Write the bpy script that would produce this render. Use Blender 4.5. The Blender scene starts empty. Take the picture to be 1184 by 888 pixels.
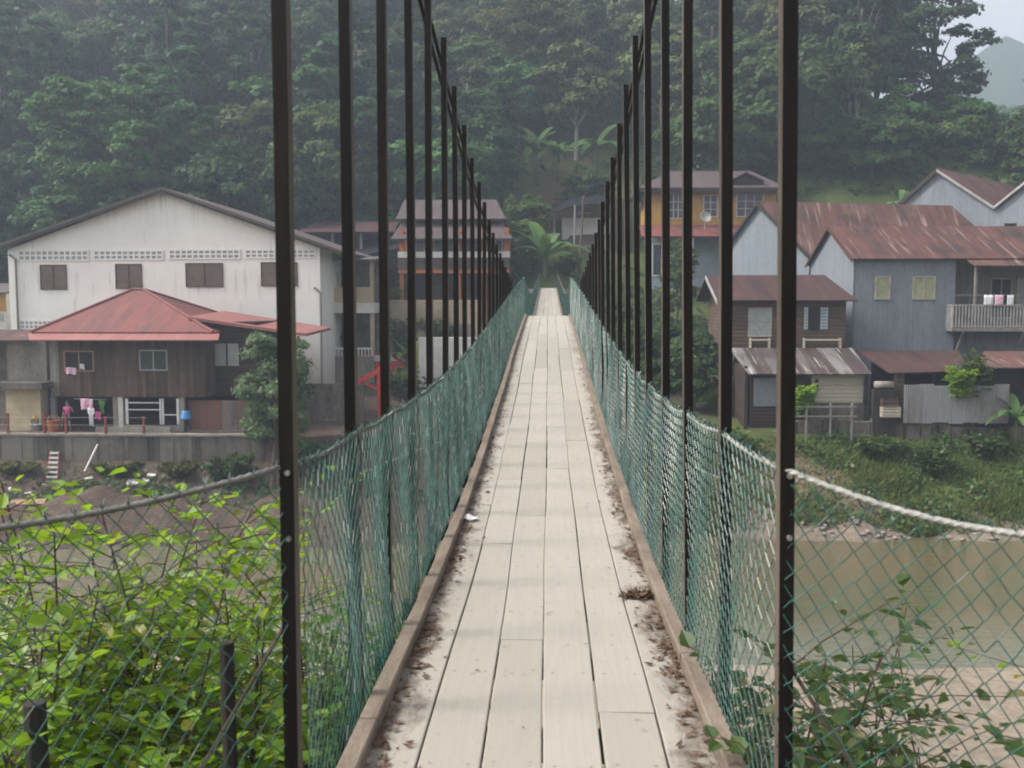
import bpy, math, random
import numpy as np
from mathutils import Vector, Matrix, noise as mnoise

random.seed(7)
R = math.radians
SC = bpy.context.scene
COL = SC.collection
EYE = 11.0                       # the water lies at z = 0, the eye 11 m above it
F = 1151.0                       # focal length in photo pixels (1184 wide)
PITCH = math.atan(94 / F)
YAW = math.atan(42 / F)
ROT = Matrix.Rotation(YAW, 3, 'Z') @ Matrix.Rotation(math.pi / 2 - PITCH, 3, 'X')


def at(px, py, Y):
    """world point seen at photo pixel (px, py), Y metres down the bridge axis"""
    d = ROT @ Vector(((px - 592) / F, -(py - 444) / F, -1))
    k = Y / d.y
    return Vector((d.x * k, Y, EYE + d.z * k))


# ------------------------------------------------------------------ scene properties
def tag(o, label=None, cat=None, group=None, kind=None):
    if label: o['label'] = label
    if cat: o['category'] = cat
    if group: o['group'] = group
    if kind: o['kind'] = kind
    return o


def empty(name, loc=(0, 0, 0), rz=0.0, label=None, cat=None, group=None):
    o = bpy.data.objects.new(name, None)
    COL.objects.link(o)
    o.location = loc
    o.rotation_euler = (0, 0, rz)
    o.empty_display_size = 0.3
    return tag(o, label, cat, group)


def link(name, me, mat=None, parent=None):
    if mat and not me.materials:
        me.materials.append(mat)
    o = bpy.data.objects.new(name, me)
    COL.objects.link(o)
    if parent:
        o.parent = parent
    return o


def mesh_np(name, V, Q, mat=None, parent=None, smooth=False, mats=None):
    """mesh of quads from numpy arrays"""
    V = np.asarray(V, np.float32).reshape(-1, 3)
    Q = np.asarray(Q, np.int32).reshape(-1, 4)
    me = bpy.data.meshes.new(name)
    me.vertices.add(len(V)); me.vertices.foreach_set('co', V.ravel())
    me.loops.add(Q.size); me.loops.foreach_set('vertex_index', Q.ravel())
    me.polygons.add(len(Q))
    me.polygons.foreach_set('loop_start', np.arange(0, Q.size, 4, dtype=np.int32))
    me.polygons.foreach_set('loop_total', np.full(len(Q), 4, np.int32))
    me.polygons.foreach_set('use_smooth', np.full(len(Q), smooth, bool))
    me.update(calc_edges=True)
    return link(name, me, mat, parent)


class MB:
    """collects shapes and links them as one mesh object"""
    def __init__(s): s.v = []; s.f = []

    def add(s, vs, fs):
        n = len(s.v)
        s.v += [tuple(v) for v in vs]
        s.f += [tuple(i + n for i in f) for f in fs]
        return s

    def box(s, x0, x1, y0, y1, z0, z1):
        return s.add([(x0, y0, z0), (x1, y0, z0), (x1, y1, z0), (x0, y1, z0), (x0, y0, z1), (x1, y0, z1), (x1, y1, z1), (x0, y1, z1)],
                     [(0, 3, 2, 1), (4, 5, 6, 7), (0, 1, 5, 4), (1, 2, 6, 5), (2, 3, 7, 6), (3, 0, 4, 7)])

    def prism(s, pts, y0, y1):
        """polygon in x,z extruded along y"""
        n = len(pts)
        vs = [(x, y0, z) for x, z in pts] + [(x, y1, z) for x, z in pts]
        fs = [tuple(range(n)), tuple(reversed(range(n, 2 * n)))]
        fs += [(i, i + n, (i + 1) % n + n, (i + 1) % n) for i in range(n)]
        return s.add(vs, fs)

    def prism_x(s, pts, x0, x1):
        """polygon in y,z extruded along x"""
        n = len(pts)
        vs = [(x0, y, z) for y, z in pts] + [(x1, y, z) for y, z in pts]
        fs = [tuple(range(n)), tuple(reversed(range(n, 2 * n)))]
        fs += [(i, i + n, (i + 1) % n + n, (i + 1) % n) for i in range(n)]
        return s.add(vs, fs)

    def slab(s, pts, t):
        """flat sheet through pts, thickness t downwards"""
        p = [Vector(q) for q in pts]
        n = (p[1] - p[0]).cross(p[2] - p[0]).normalized()
        if n.z < 0: n = -n
        k = len(p)
        vs = p + [q - n * t for q in p]
        fs = [tuple(range(k)), tuple(reversed(range(k, 2 * k)))]
        fs += [(i, (i + 1) % k, (i + 1) % k + k, i + k) for i in range(k)]
        return s.add(vs, fs)

    def plate(s, pts, off):
        """planar polygon pts extruded by the vector off"""
        p = [Vector(q) for q in pts]; o = Vector(off); k = len(p)
        vs = p + [q + o for q in p]
        fs = [tuple(range(k)), tuple(reversed(range(k, 2 * k)))]
        fs += [(i, (i + 1) % k, (i + 1) % k + k, i + k) for i in range(k)]
        return s.add(vs, fs)

    def tube(s, pts, r, n=6, r1=None, cap=True):
        pts = [Vector(p) for p in pts]
        m = len(pts)
        base = len(s.v)
        a0 = None
        for i, p in enumerate(pts):
            d = (pts[min(i + 1, m - 1)] - pts[max(i - 1, 0)])
            d = d.normalized() if d.length > 1e-9 else Vector((0, 0, 1))
            if a0 is None:
                a0 = d.orthogonal().normalized()
            a = (a0 - d * a0.dot(d))
            a = a.normalized() if a.length > 1e-6 else d.orthogonal().normalized()
            a0 = a
            b = d.cross(a)
            rr = r if r1 is None else r + (r1 - r) * i / max(1, m - 1)
            for k in range(n):
                t = 2 * math.pi * k / n
                s.v.append(tuple(p + (a * math.cos(t) + b * math.sin(t)) * rr))
        for i in range(m - 1):
            for k in range(n):
                s.f.append((base + i * n + k, base + i * n + (k + 1) % n, base + (i + 1) * n + (k + 1) % n, base + (i + 1) * n + k))
        if cap:
            s.f.append(tuple(base + k for k in reversed(range(n))))
            s.f.append(tuple(base + (m - 1) * n + k for k in range(n)))
        return s

    def lathe(s, prof, c, n=12):
        """prof: (radius, z) pairs round the vertical through c"""
        base = len(s.v)
        for r, z in prof:
            for k in range(n):
                t = 2 * math.pi * k / n
                s.v.append((c[0] + r * math.cos(t), c[1] + r * math.sin(t), c[2] + z))
        for i in range(len(prof) - 1):
            for k in range(n):
                s.f.append((base + i * n + k, base + i * n + (k + 1) % n, base + (i + 1) * n + (k + 1) % n, base + (i + 1) * n + k))
        s.f.append(tuple(base + k for k in reversed(range(n))))
        s.f.append(tuple(base + (len(prof) - 1) * n + k for k in range(n)))
        return s

    def build(s, name, mat, parent=None, smooth=False, bevel=0.0):
        me = bpy.data.meshes.new(name)
        me.from_pydata(s.v, [], s.f)
        if smooth:
            me.polygons.foreach_set('use_smooth', [True] * len(me.polygons))
        me.update()
        o = link(name, me, mat, parent)
        if bevel:
            b = o.modifiers.new('bevel', 'BEVEL'); b.width = bevel; b.segments = 2; b.limit_method = 'ANGLE'
        return o


def local(parent, o):
    """the mesh was written in world coordinates: keep it there under its parent's Empty"""
    o.matrix_parent_inverse = parent.matrix_basis.inverted()
    return o


# ------------------------------------------------------------------ materials
class NT:
    def __init__(s, name):
        s.m = bpy.data.materials.new(name); s.m.use_nodes = True
        s.t = s.m.node_tree; s.t.nodes.clear()
        s.out = s.n('ShaderNodeOutputMaterial')

    def n(s, kind, **kw):
        x = s.t.nodes.new(kind)
        for k, v in kw.items():
            setattr(x, k, v)
        return x

    def l(s, a, b): s.t.links.new(a, b)

    def put(s, sock, v):
        if isinstance(v, bpy.types.NodeSocket): s.l(v, sock)
        elif isinstance(v, (tuple, list)) and len(v) == 3 and sock.type == 'RGBA': sock.default_value = (*v, 1)
        else: sock.default_value = v

    def math(s, op, a, b=None, c=None, clamp=False):
        x = s.n('ShaderNodeMath', operation=op, use_clamp=clamp)
        for i, v in enumerate((a, b, c)):
            if v is not None: s.put(x.inputs[i], v)
        return x.outputs[0]

    def mix(s, fac, a, b, mode='MIX'):
        x = s.n('ShaderNodeMix', data_type='RGBA', blend_type=mode)
        s.put(x.inputs[0], fac); s.put(x.inputs[6], a); s.put(x.inputs[7], b)
        return x.outputs[2]

    def coord(s, scale=(1, 1, 1), kind='Object'):
        tc = s.n('ShaderNodeTexCoord')
        mp = s.n('ShaderNodeMapping')
        s.l(tc.outputs[kind], mp.inputs[0])
        mp.inputs['Scale'].default_value = scale
        return mp.outputs[0]

    def noise(s, co, scale=5, detail=4, rough=0.55, dist=0.0):
        x = s.n('ShaderNodeTexNoise')
        s.l(co, x.inputs['Vector'])
        x.inputs['Scale'].default_value = scale; x.inputs['Detail'].default_value = detail
        x.inputs['Roughness'].default_value = rough; x.inputs['Distortion'].default_value = dist
        return x.outputs['Fac']

    def ramp(s, fac, lo, hi):
        x = s.n('ShaderNodeMapRange', clamp=True)
        s.put(x.inputs[0], fac); x.inputs[1].default_value = lo; x.inputs[2].default_value = hi
        return x.outputs[0]

    def bump(s, h, strength=0.3, dist=0.02):
        x = s.n('ShaderNodeBump')
        s.l(h, x.inputs['Height']); x.inputs['Strength'].default_value = strength; x.inputs['Distance'].default_value = dist
        return x.outputs[0]

    def bsdf(s, col, rough=0.7, spec=0.3, normal=None, metal=0.0):
        x = s.n('ShaderNodeBsdfPrincipled')
        s.put(x.inputs['Base Color'], col); s.put(x.inputs['Roughness'], rough)
        x.inputs['Specular IOR Level'].default_value = spec; x.inputs['Metallic'].default_value = metal
        if normal is not None: s.l(normal, x.inputs['Normal'])
        return x

    def done(s, sh):
        s.l(sh.outputs[0], s.out.inputs[0]); return s.m


def plain(name, c, c2=None, rough=0.75, spec=0.3, scale=3.0, bump=0.15, metal=0.0, stretch=(1, 1, 1)):
    """one colour broken up by two sizes of noise"""
    t = NT(name)
    c2 = c2 or tuple(v * 0.68 for v in c)
    co = t.coord(stretch)
    n1 = t.noise(co, scale, 5, 0.6); n2 = t.noise(co, scale * 9, 4, 0.6)
    f = t.ramp(t.math('ADD', t.math('MULTIPLY', n1, 0.7), t.math('MULTIPLY', n2, 0.3)), 0.36, 0.64)
    return t.done(t.bsdf(t.mix(f, c, c2), rough, spec, t.bump(n2, bump, 0.01) if bump else None, metal))


def strips(name, c1, c2, stain, width=0.15, axis='X', stain_lo=0.5, stain_hi=0.72, along='Z', rough=0.8, spec=0.25,
           gap=0.06, fine=1.0, ridge=0.5, pale=None):
    """boards or roofing sheets side by side along an axis, each of its own shade, stained along their length"""
    t = NT(name)
    tc = t.n('ShaderNodeTexCoord'); sx = t.n('ShaderNodeSeparateXYZ'); t.l(tc.outputs['Object'], sx.inputs[0])
    u = t.math('DIVIDE', sx.outputs[axis], width)
    wn = t.n('ShaderNodeTexWhiteNoise', noise_dimensions='1D'); t.l(t.math('FLOOR', u), wn.inputs['W'])
    base = t.mix(wn.outputs['Value'], c1, c2)
    st = {'X': (1.6, 1.6, 1.6), 'Y': (1.6, 1.6, 1.6), 'Z': (1.6, 1.6, 1.6)}[axis]
    st = list(st)
    for a in along:
        st['XYZ'.index(a)] = 0.22
    n1 = t.noise(t.coord(tuple(st)), 1.2 * fine, 5, 0.62)
    n2 = t.noise(t.coord((1, 1, 1)), 0.55 * fine, 4, 0.6)
    n3 = t.noise(t.coord(tuple(v * 6 for v in st)), 2.2, 3, 0.6)
    f = t.ramp(t.math('ADD', t.math('MULTIPLY', n1, 0.55), t.math('ADD', t.math('MULTIPLY', n2, 0.35), t.math('MULTIPLY', wn.outputs['Value'], 0.12))), stain_lo, stain_hi)
    col = t.mix(f, base, stain)
    col = t.mix(t.ramp(n3, 0.3, 0.7), t.mix(1.0, col, (0.72, 0.72, 0.72), 'MULTIPLY'), col)
    if pale:
        st2 = [5.0, 5.0, 5.0]
        for a in along: st2['XYZ'.index(a)] = 0.25
        n4 = t.noise(t.coord(tuple(st2)), 1.0, 3, 0.55)
        col = t.mix(t.math('MULTIPLY', t.ramp(n4, .60, .70), .75), col, pale)
    fr = t.math('FRACT', u)
    g = t.math('LESS_THAN', fr, gap)
    col = t.mix(t.math('MULTIPLY', g, 0.6), col, tuple(v * 0.25 for v in c1))
    h = t.math('SUBTRACT', t.math('MULTIPLY', t.math('SINE', t.math('MULTIPLY', u, 6.2832)), ridge), t.math('MULTIPLY', g, 0.7))
    return t.done(t.bsdf(col, rough, spec, t.bump(h, 0.35, 0.02)))


def leaf_mat(name, c1, c2, trans=0.35, rough=0.6, spec=0.18, tint=0.5, scale=0.6, tcol=None, aged=None):
    t = NT(name)
    oi = t.n('ShaderNodeObjectInfo')
    n1 = t.noise(t.coord(), scale, 3, 0.6)
    geo = t.n('ShaderNodeNewGeometry')
    f = t.math('ADD', t.math('MULTIPLY', t.ramp(n1, 0.3, 0.7), 0.6), t.math('MULTIPLY', geo.outputs['Random Per Island'], 0.4))
    col = t.mix(f, c1, c2)
    if aged:
        rp = t.math('FRACT', t.math('MULTIPLY', geo.outputs['Random Per Island'], 17.3))
        col = t.mix(t.math('MULTIPLY', t.ramp(rp, .9, 1.0), .85), col, aged)
    hs = t.n('ShaderNodeHueSaturation')
    t.put(hs.inputs['Hue'], t.math('ADD', 0.5 - 0.025 * tint, t.math('MULTIPLY', oi.outputs['Random'], 0.05 * tint)))
    t.put(hs.inputs['Value'], t.math('ADD', 1 - 0.5 * tint, t.math('MULTIPLY', oi.outputs['Random'], 0.95 * tint)))
    t.put(hs.inputs['Color'], col)
    p = t.bsdf(hs.outputs[0], rough, spec)
    tr = t.n('ShaderNodeBsdfTranslucent')
    t.put(tr.inputs[0], t.mix(0.5, hs.outputs[0], tcol or tuple(min(1, v * 1.6) for v in c2)))
    m = t.n('ShaderNodeMixShader'); m.inputs[0].default_value = trans
    t.l(p.outputs[0], m.inputs[1]); t.l(tr.outputs[0], m.inputs[2])
    return t.done(m)


M = {}
M['steel'] = plain('hanger_steel', (0.005, 0.004, 0.0045), (0.014, 0.0095, 0.008), 0.5, 0.2, 6, 0.2, stretch=(1, 1, 0.2))
M['lit_steel'] = plain('sidelit_steel', (0.125, 0.098, 0.075), (0.05, 0.038, 0.03), 0.6, 0.4, 5, 0.2, stretch=(1, 1, 0.25))  # tan inner flanges of the hangers: side light put into the colour
M['galv'] = plain('galvanised', (0.42, 0.41, 0.39), (0.22, 0.21, 0.2), 0.42, 0.5, 20, 0.1, 0.7)
M['galv2'] = plain('dull_flashing', (0.36, 0.35, 0.34), (0.22, 0.21, 0.20), 0.7, 0.3, 2, 0.1)
M['rope'] = plain('wire_rope', (0.42, 0.41, 0.37), (0.24, 0.23, 0.21), 0.5, 0.4, 40, 0.3, 0.2)
def wire_mat():
    t = NT('green_plastic_wire')
    geo = t.n('ShaderNodeNewGeometry')
    n = t.noise(t.coord(), 2.3, 4, .6)
    c = t.mix(geo.outputs['Random Per Island'], (0.005, 0.036, 0.028), (0.024, 0.120, 0.092))
    c = t.mix(t.ramp(n, .5, .72), c, (0.03, 0.10, 0.08))
    c = t.mix(t.math('GREATER_THAN', geo.outputs['Random Per Island'], .93), c, (.16, .19, .17))  # stray pale segments: glints put into the wire colour
    return t.done(t.bsdf(c, .24, .65))


M['pvc'] = wire_mat()
M['steelrope'] = plain('dull_steel_rope', (0.20, 0.195, 0.185), (0.10, 0.095, 0.09), 0.5, 0.4, 30, 0.3, 0.3)
M['rust'] = plain('rusty_iron', (0.10, 0.045, 0.025), (0.05, 0.025, 0.018), 0.8, 0.3, 18, 0.3)
M['black'] = plain('dark_timber', (0.02, 0.018, 0.016), (0.05, 0.042, 0.035), 0.85, 0.2, 6, 0.4, stretch=(1, 1, 0.2))
M['tarp'] = plain('black_tarpaulin', (0.007, 0.007, 0.009), (0.014, 0.014, 0.016), 0.8, 0.15, 2, 0.3)
M['concrete'] = plain('weathered_concrete', (0.30, 0.27, 0.235), (0.13, 0.115, 0.10), 0.9, 0.2, 0.9, 0.3, stretch=(1, 1, 0.5))
M['old_concrete'] = plain('stained_concrete', (0.20, 0.175, 0.15), (0.045, 0.04, 0.035), 0.9, 0.2, 1.1, 0.4, stretch=(1, 1, 0.35))
M['old_wall'] = strips('stained_panel_concrete', (0.20, 0.175, 0.15), (0.12, 0.105, 0.092), (0.040, 0.036, 0.031), 1.7, 'X', 0.46, 0.62, 'Z', 0.9, 0.2, 0.015, 0.8, 0.0)
M['cream'] = plain('cream_plaster', (0.50, 0.42, 0.28), (0.34, 0.28, 0.19), 0.85, 0.2, 0.7, 0.1)
M['beige'] = plain('beige_wall', (0.46, 0.37, 0.26), (0.30, 0.24, 0.17), 0.85, 0.2, 0.6, 0.1)
M['pale'] = plain('pale_plaster', (0.60, 0.58, 0.55), (0.40, 0.38, 0.35), 0.85, 0.2, 0.6, 0.1)
M['whitepaint'] = plain('white_paint', (0.72, 0.72, 0.71), (0.52, 0.51, 0.49), 0.6, 0.3, 3, 0.1)
M['orange'] = plain('orange_paint', (0.42, 0.15, 0.045), (0.28, 0.095, 0.03), 0.8, 0.25, 0.8, 0.1)
M['redpaint'] = plain('red_paint', (0.55, 0.035, 0.03), (0.36, 0.03, 0.025), 0.5, 0.4, 2, 0.1)
M['redpost'] = plain('faded_red_paint', (0.30, 0.05, 0.04), (0.15, 0.04, 0.03), 0.7, 0.3, 4, 0.1)
M['carred'] = plain('red_car_paint', (0.45, 0.02, 0.025), (0.40, 0.02, 0.022), 0.25, 0.5, 1, 0.0)
M['ochre'] = plain('ochre_paint', (0.45, 0.25, 0.065), (0.33, 0.185, 0.05), 0.8, 0.25, 0.8, 0.1)
M['bluewall'] = plain('pale_blue_wall', (0.36, 0.43, 0.47), (0.24, 0.30, 0.33), 0.8, 0.25, 0.8, 0.1)
M['limepaint'] = plain('lime_paint', (0.46, 0.46, 0.12), (0.34, 0.36, 0.10), 0.8, 0.25, 2, 0.1)
M['glass'] = plain('dark_window_glass', (0.035, 0.04, 0.045), (0.06, 0.065, 0.07), 0.15, 0.5, 2, 0.0)
M['brownglass'] = plain('brown_tinted_glass', (0.16, 0.115, 0.085), (0.09, 0.065, 0.05), 0.25, 0.5, 0.6, 0.0)
M['greyglass'] = plain('frosted_louvre_glass', (0.34, 0.36, 0.37), (0.22, 0.24, 0.25), 0.3, 0.5, 2, 0.0)
M['paleglass'] = plain('pale_curtained_glass', (0.46, 0.46, 0.45), (0.32, 0.33, 0.33), 0.4, 0.4, 2, 0.0)
M['bananastem'] = plain('banana_stem', (0.12, 0.13, 0.06), (0.07, 0.075, 0.04), 0.7, 0.3, 3, 0.1, stretch=(1, 1, .2))
M['greenshutter'] = plain('pale_green_shutter', (0.33, 0.34, 0.20), (0.22, 0.24, 0.14), 0.6, 0.3, 2, 0.1)
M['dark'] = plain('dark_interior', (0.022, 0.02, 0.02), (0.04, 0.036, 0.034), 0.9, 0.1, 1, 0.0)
M['plank_pale'] = strips('pale_boards', (0.48, 0.43, 0.35), (0.40, 0.35, 0.28), (0.18, 0.14, 0.10), 0.22, 'Z', 0.55, 0.8, 'X')
M['woodwall'] = strips('brown_board_wall', (0.068, 0.042, 0.031), (0.165, 0.112, 0.084), (0.032, 0.022, 0.019), 0.2, 'X', 0.48, 0.72, 'Z', 0.85, 0.2, 0.09)
M['greyboard'] = strips('grey_board_wall', (0.22, 0.20, 0.185), (0.31, 0.29, 0.27), (0.08, 0.07, 0.065), 0.2, 'X', 0.52, 0.75, 'Z', 0.85, 0.2, 0.09)
M['darkwood'] = strips('dark_weatherboard', (0.045, 0.030, 0.026), (0.085, 0.055, 0.045), (0.028, 0.02, 0.018), 0.2, 'Z', 0.45, 0.7, 'X', 0.85, 0.2, 0.12)
M['brownboard'] = strips('brown_weatherboard', (0.10, 0.068, 0.05), (0.17, 0.12, 0.09), (0.05, 0.035, 0.028), 0.22, 'Z', 0.45, 0.7, 'X', 0.85, 0.2, 0.14)
M['zinc'] = strips('grey_zinc_sheet', (0.185, 0.20, 0.23), (0.22, 0.235, 0.265), (0.13, 0.132, 0.14), 0.62, 'X', 0.5, 0.75, 'Z', 0.6, 0.4, 0.03)
M['zincy'] = strips('grey_zinc_sheet_side', (0.205, 0.225, 0.255), (0.245, 0.265, 0.295), (0.15, 0.15, 0.155), 0.62, 'Y', 0.52, 0.78, 'Z', 0.6, 0.4, 0.03)
M['zincrust'] = strips('rust_streaked_zinc_fence', (0.27, 0.28, 0.30), (0.21, 0.21, 0.215), (0.16, 0.10, 0.07), 0.75, 'X', 0.5, 0.68, 'Z', 0.65, 0.35, 0.03)
M['patchzinc'] = strips('patched_zinc_fence', (0.22, 0.10, 0.075), (0.24, 0.24, 0.235), (0.07, 0.05, 0.045), 0.85, 'X', 0.5, 0.7, 'Z', 0.7, 0.3, 0.05)
M['redroof'] = strips('red_painted_roof', (0.21, 0.062, 0.052), (0.25, 0.08, 0.066), (0.125, 0.052, 0.047), 0.8, 'X', 0.42, 0.68, 'YZ', 0.65, 0.35, 0.04)
M['pinkroof'] = strips('lit_red_roof', (0.30, 0.115, 0.10), (0.35, 0.14, 0.12), (0.2, 0.105, 0.085), 0.8, 'X', 0.56, 0.8, 'YZ', 0.6, 0.35, 0.04)  # lighter red: stronger light on the flatter sheets is put into the colour
M['rustroof'] = strips('rusty_zinc_roof', (0.105, 0.042, 0.033), (0.155, 0.064, 0.048), (0.048, 0.028, 0.027), 0.8, 'X', 0.44, 0.62, 'YZ', 0.75, 0.3, 0.05, pale=(.25, .17, .145))
M['rustroof2'] = strips('light_rust_zinc_roof', (0.125, 0.053, 0.040), (0.175, 0.095, 0.074), (0.055, 0.031, 0.029), 0.75, 'X', 0.44, 0.62, 'YZ', 0.75, 0.3, 0.05, pale=(.38, .29, .25))
M['darkrust'] = strips('maroon_rust_roof', (0.068, 0.032, 0.029), (0.095, 0.043, 0.037), (0.038, 0.022, 0.022), 0.8, 'X', 0.46, 0.66, 'YZ', 0.75, 0.3, 0.05)
M['patchroof'] = strips('patched_rust_and_zinc_roof', (0.22, 0.205, 0.195), (0.055, 0.037, 0.033), (0.065, 0.042, 0.036), 0.85, 'X', 0.44, 0.58, 'YZ', 0.7, 0.35, 0.06, pale=(.5, .48, .45))
M['greyroof'] = strips('grey_brown_sheet_roof', (0.11, 0.088, 0.082), (0.15, 0.12, 0.112), (0.055, 0.045, 0.043), 0.8, 'X', 0.5, 0.72, 'YZ', 0.8, 0.25, 0.04)
M['mauveroof'] = strips('mauve_tiled_roof', (0.088, 0.066, 0.066), (0.115, 0.085, 0.084), (0.058, 0.045, 0.045), 0.5, 'X', 0.5, 0.75, 'YZ', 0.8, 0.25, 0.05)
M['trunk'] = plain('bark', (0.13, 0.10, 0.08), (0.06, 0.047, 0.038), 0.9, 0.2, 3, 0.4, stretch=(1, 1, 0.25))
M['paletrunk'] = plain('pale_bark', (0.40, 0.37, 0.33), (0.22, 0.2, 0.175), 0.9, 0.2, 3, 0.3, stretch=(1, 1, 0.3))
M['stem'] = plain('shrub_stem', (0.10, 0.072, 0.05), (0.05, 0.04, 0.03), 0.9, 0.2, 6, 0.2)
M['rock'] = plain('river_stone', (0.33, 0.29, 0.26), (0.17, 0.145, 0.125), 0.9, 0.2, 2.0, 0.5)
M['skin'] = plain('skin', (0.34, 0.19, 0.13), (0.30, 0.165, 0.11), 0.6, 0.3, 4, 0.0)
M['pink'] = plain('pink_cloth', (0.62, 0.10, 0.34), (0.48, 0.07, 0.26), 0.9, 0.1, 8, 0.2)
M['palecloth'] = plain('pink_and_white_cloth', (0.78, 0.66, 0.70), (0.60, 0.22, 0.36), 0.9, 0.1, 5, 0.2)
M['whitecloth'] = plain('white_cloth', (0.76, 0.75, 0.76), (0.6, 0.58, 0.62), 0.9, 0.1, 8, 0.2)
M['greencloth'] = plain('green_cloth', (0.10, 0.26, 0.08), (0.07, 0.17, 0.05), 0.9, 0.1, 8, 0.2)
M['navy'] = plain('dark_shorts_cloth', (0.03, 0.03, 0.05), (0.02, 0.02, 0.03), 0.9, 0.1, 8, 0.1)
M['hair'] = plain('black_hair', (0.012, 0.01, 0.01), None, 0.5, 0.4, 8, 0.1)
M['blueplastic'] = plain('blue_plastic', (0.07, 0.24, 0.52), (0.05, 0.18, 0.42), 0.4, 0.4, 3, 0.0)
M['orangeplastic'] = plain('orange_brown_plastic', (0.40, 0.13, 0.06), (0.26, 0.08, 0.045), 0.6, 0.3, 6, 0.2)
M['yellowplastic'] = plain('yellow_plastic', (0.62, 0.45, 0.06), None, 0.5, 0.4, 3, 0.0)
M['whiteplastic'] = plain('white_plastic', (0.68, 0.68, 0.66), None, 0.5, 0.4, 3, 0.0)
M['tyre'] = plain('tyre_rubber', (0.02, 0.02, 0.02), None, 0.8, 0.2, 8, 0.0)
M['planktan'] = plain('tan_board', (0.36, 0.24, 0.15), (0.24, 0.16, 0.1), 0.85, 0.2, 3, 0.2)
M['paper'] = plain('white_paper', (0.75, 0.74, 0.72), (0.6, 0.59, 0.57), 0.8, 0.2, 30, 0.2)
M['deadleaf'] = leaf_mat('dead_leaves', (0.05, 0.028, 0.02), (0.23, 0.155, 0.105), 0.15, 0.8, 0.2, 0.0, 9.0)

# foliage
M['leaf_dark'] = leaf_mat('leaf_dark', (0.020, 0.052, 0.017), (0.058, 0.118, 0.034), 0.30, tint=0.7, scale=0.30)
M['leaf_mid'] = leaf_mat('leaf_mid', (0.032, 0.076, 0.020), (0.085, 0.160, 0.042), 0.32, tint=0.7, scale=0.30)
M['leaf_olive'] = leaf_mat('leaf_olive', (0.060, 0.082, 0.026), (0.140, 0.150, 0.052), 0.32, tint=0.6, scale=0.30)
M['leaf_light'] = leaf_mat('leaf_light', (0.055, 0.10, 0.026), (0.13, 0.19, 0.055), 0.35, tint=0.4, scale=0.5)
M['leaf_grey'] = leaf_mat('leaf_grey_green', (0.050, 0.090, 0.036), (0.135, 0.185, 0.085), 0.3, tint=0.3, scale=0.8)
M['leaf_banana'] = leaf_mat('leaf_banana', (0.07, 0.15, 0.04), (0.14, 0.24, 0.08), 0.4, 0.4, 0.4, 0.4, 1.0)
M['leaf_lime'] = leaf_mat('leaf_lime', (0.060, 0.155, 0.010), (0.29, 0.43, 0.028), 0.5, 0.4, 0.45, 0.3, 1.3, tcol=(0.42, 0.60, 0.04), aged=(0.36, 0.30, 0.04))
M['leaf_bank'] = leaf_mat('leaf_bank_shrub', (0.030, 0.062, 0.013), (0.095, 0.155, 0.036), 0.4, 0.45, 0.45, 0.4, 1.3, aged=(0.16, 0.12, 0.04))
M['grass'] = leaf_mat('bank_grass', (0.065, 0.115, 0.024), (0.19, 0.20, 0.065), 0.35, 0.7, 0.2, 0.0, 0.25)
M['under'] = leaf_mat('undergrowth_leaves', (0.022, 0.052, 0.018), (0.065, 0.105, 0.034), 0.3, 0.6, 0.3, 0.0, 0.12)


# ------------------------------------------------------------------ terrain
def sstep(a, b, x):
    t = np.clip((x - a) / (b - a), 0, 1)
    return t * t * (3 - 2 * t)


PROF_Y = [-60, -10, 0, 3, 5, 8, 12, 17, 22, 27, 30, 33, 43, 45.6, 46.6, 48, 50, 51.5, 53, 56, 60, 66, 72, 78, 85, 95, 110, 130, 150, 170, 200, 260, 350, 600, 1200]
PROF_Z = [9.0, 8.6, 7.8, 6.9, 6.0, 4.4, 2.7, 1.5, 0.85, 0.35, 0.0, -1.3, -1.3, -0.25, 0.25, 1.1, 2.3, 3.2, 4.1, 4.5, 4.8, 5.6, 6.6, 8.4, 11.6, 17.5, 27.5, 40.5, 52, 59, 62, 50, 42, 38, 38]


def fbm(x, y):
    return (np.sin(x * .71 + 1.3 * np.sin(y * .37)) * np.cos(y * .63 + 1.1 * np.sin(x * .29)) * .5
            + np.sin(x * 1.9 + y * 1.3) * np.cos(y * 2.3 - x * .7) * .22 + np.sin(x * 4.1 - y * 3.3) * np.sin(y * 5.1 + x * 2.2) * .1)


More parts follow.
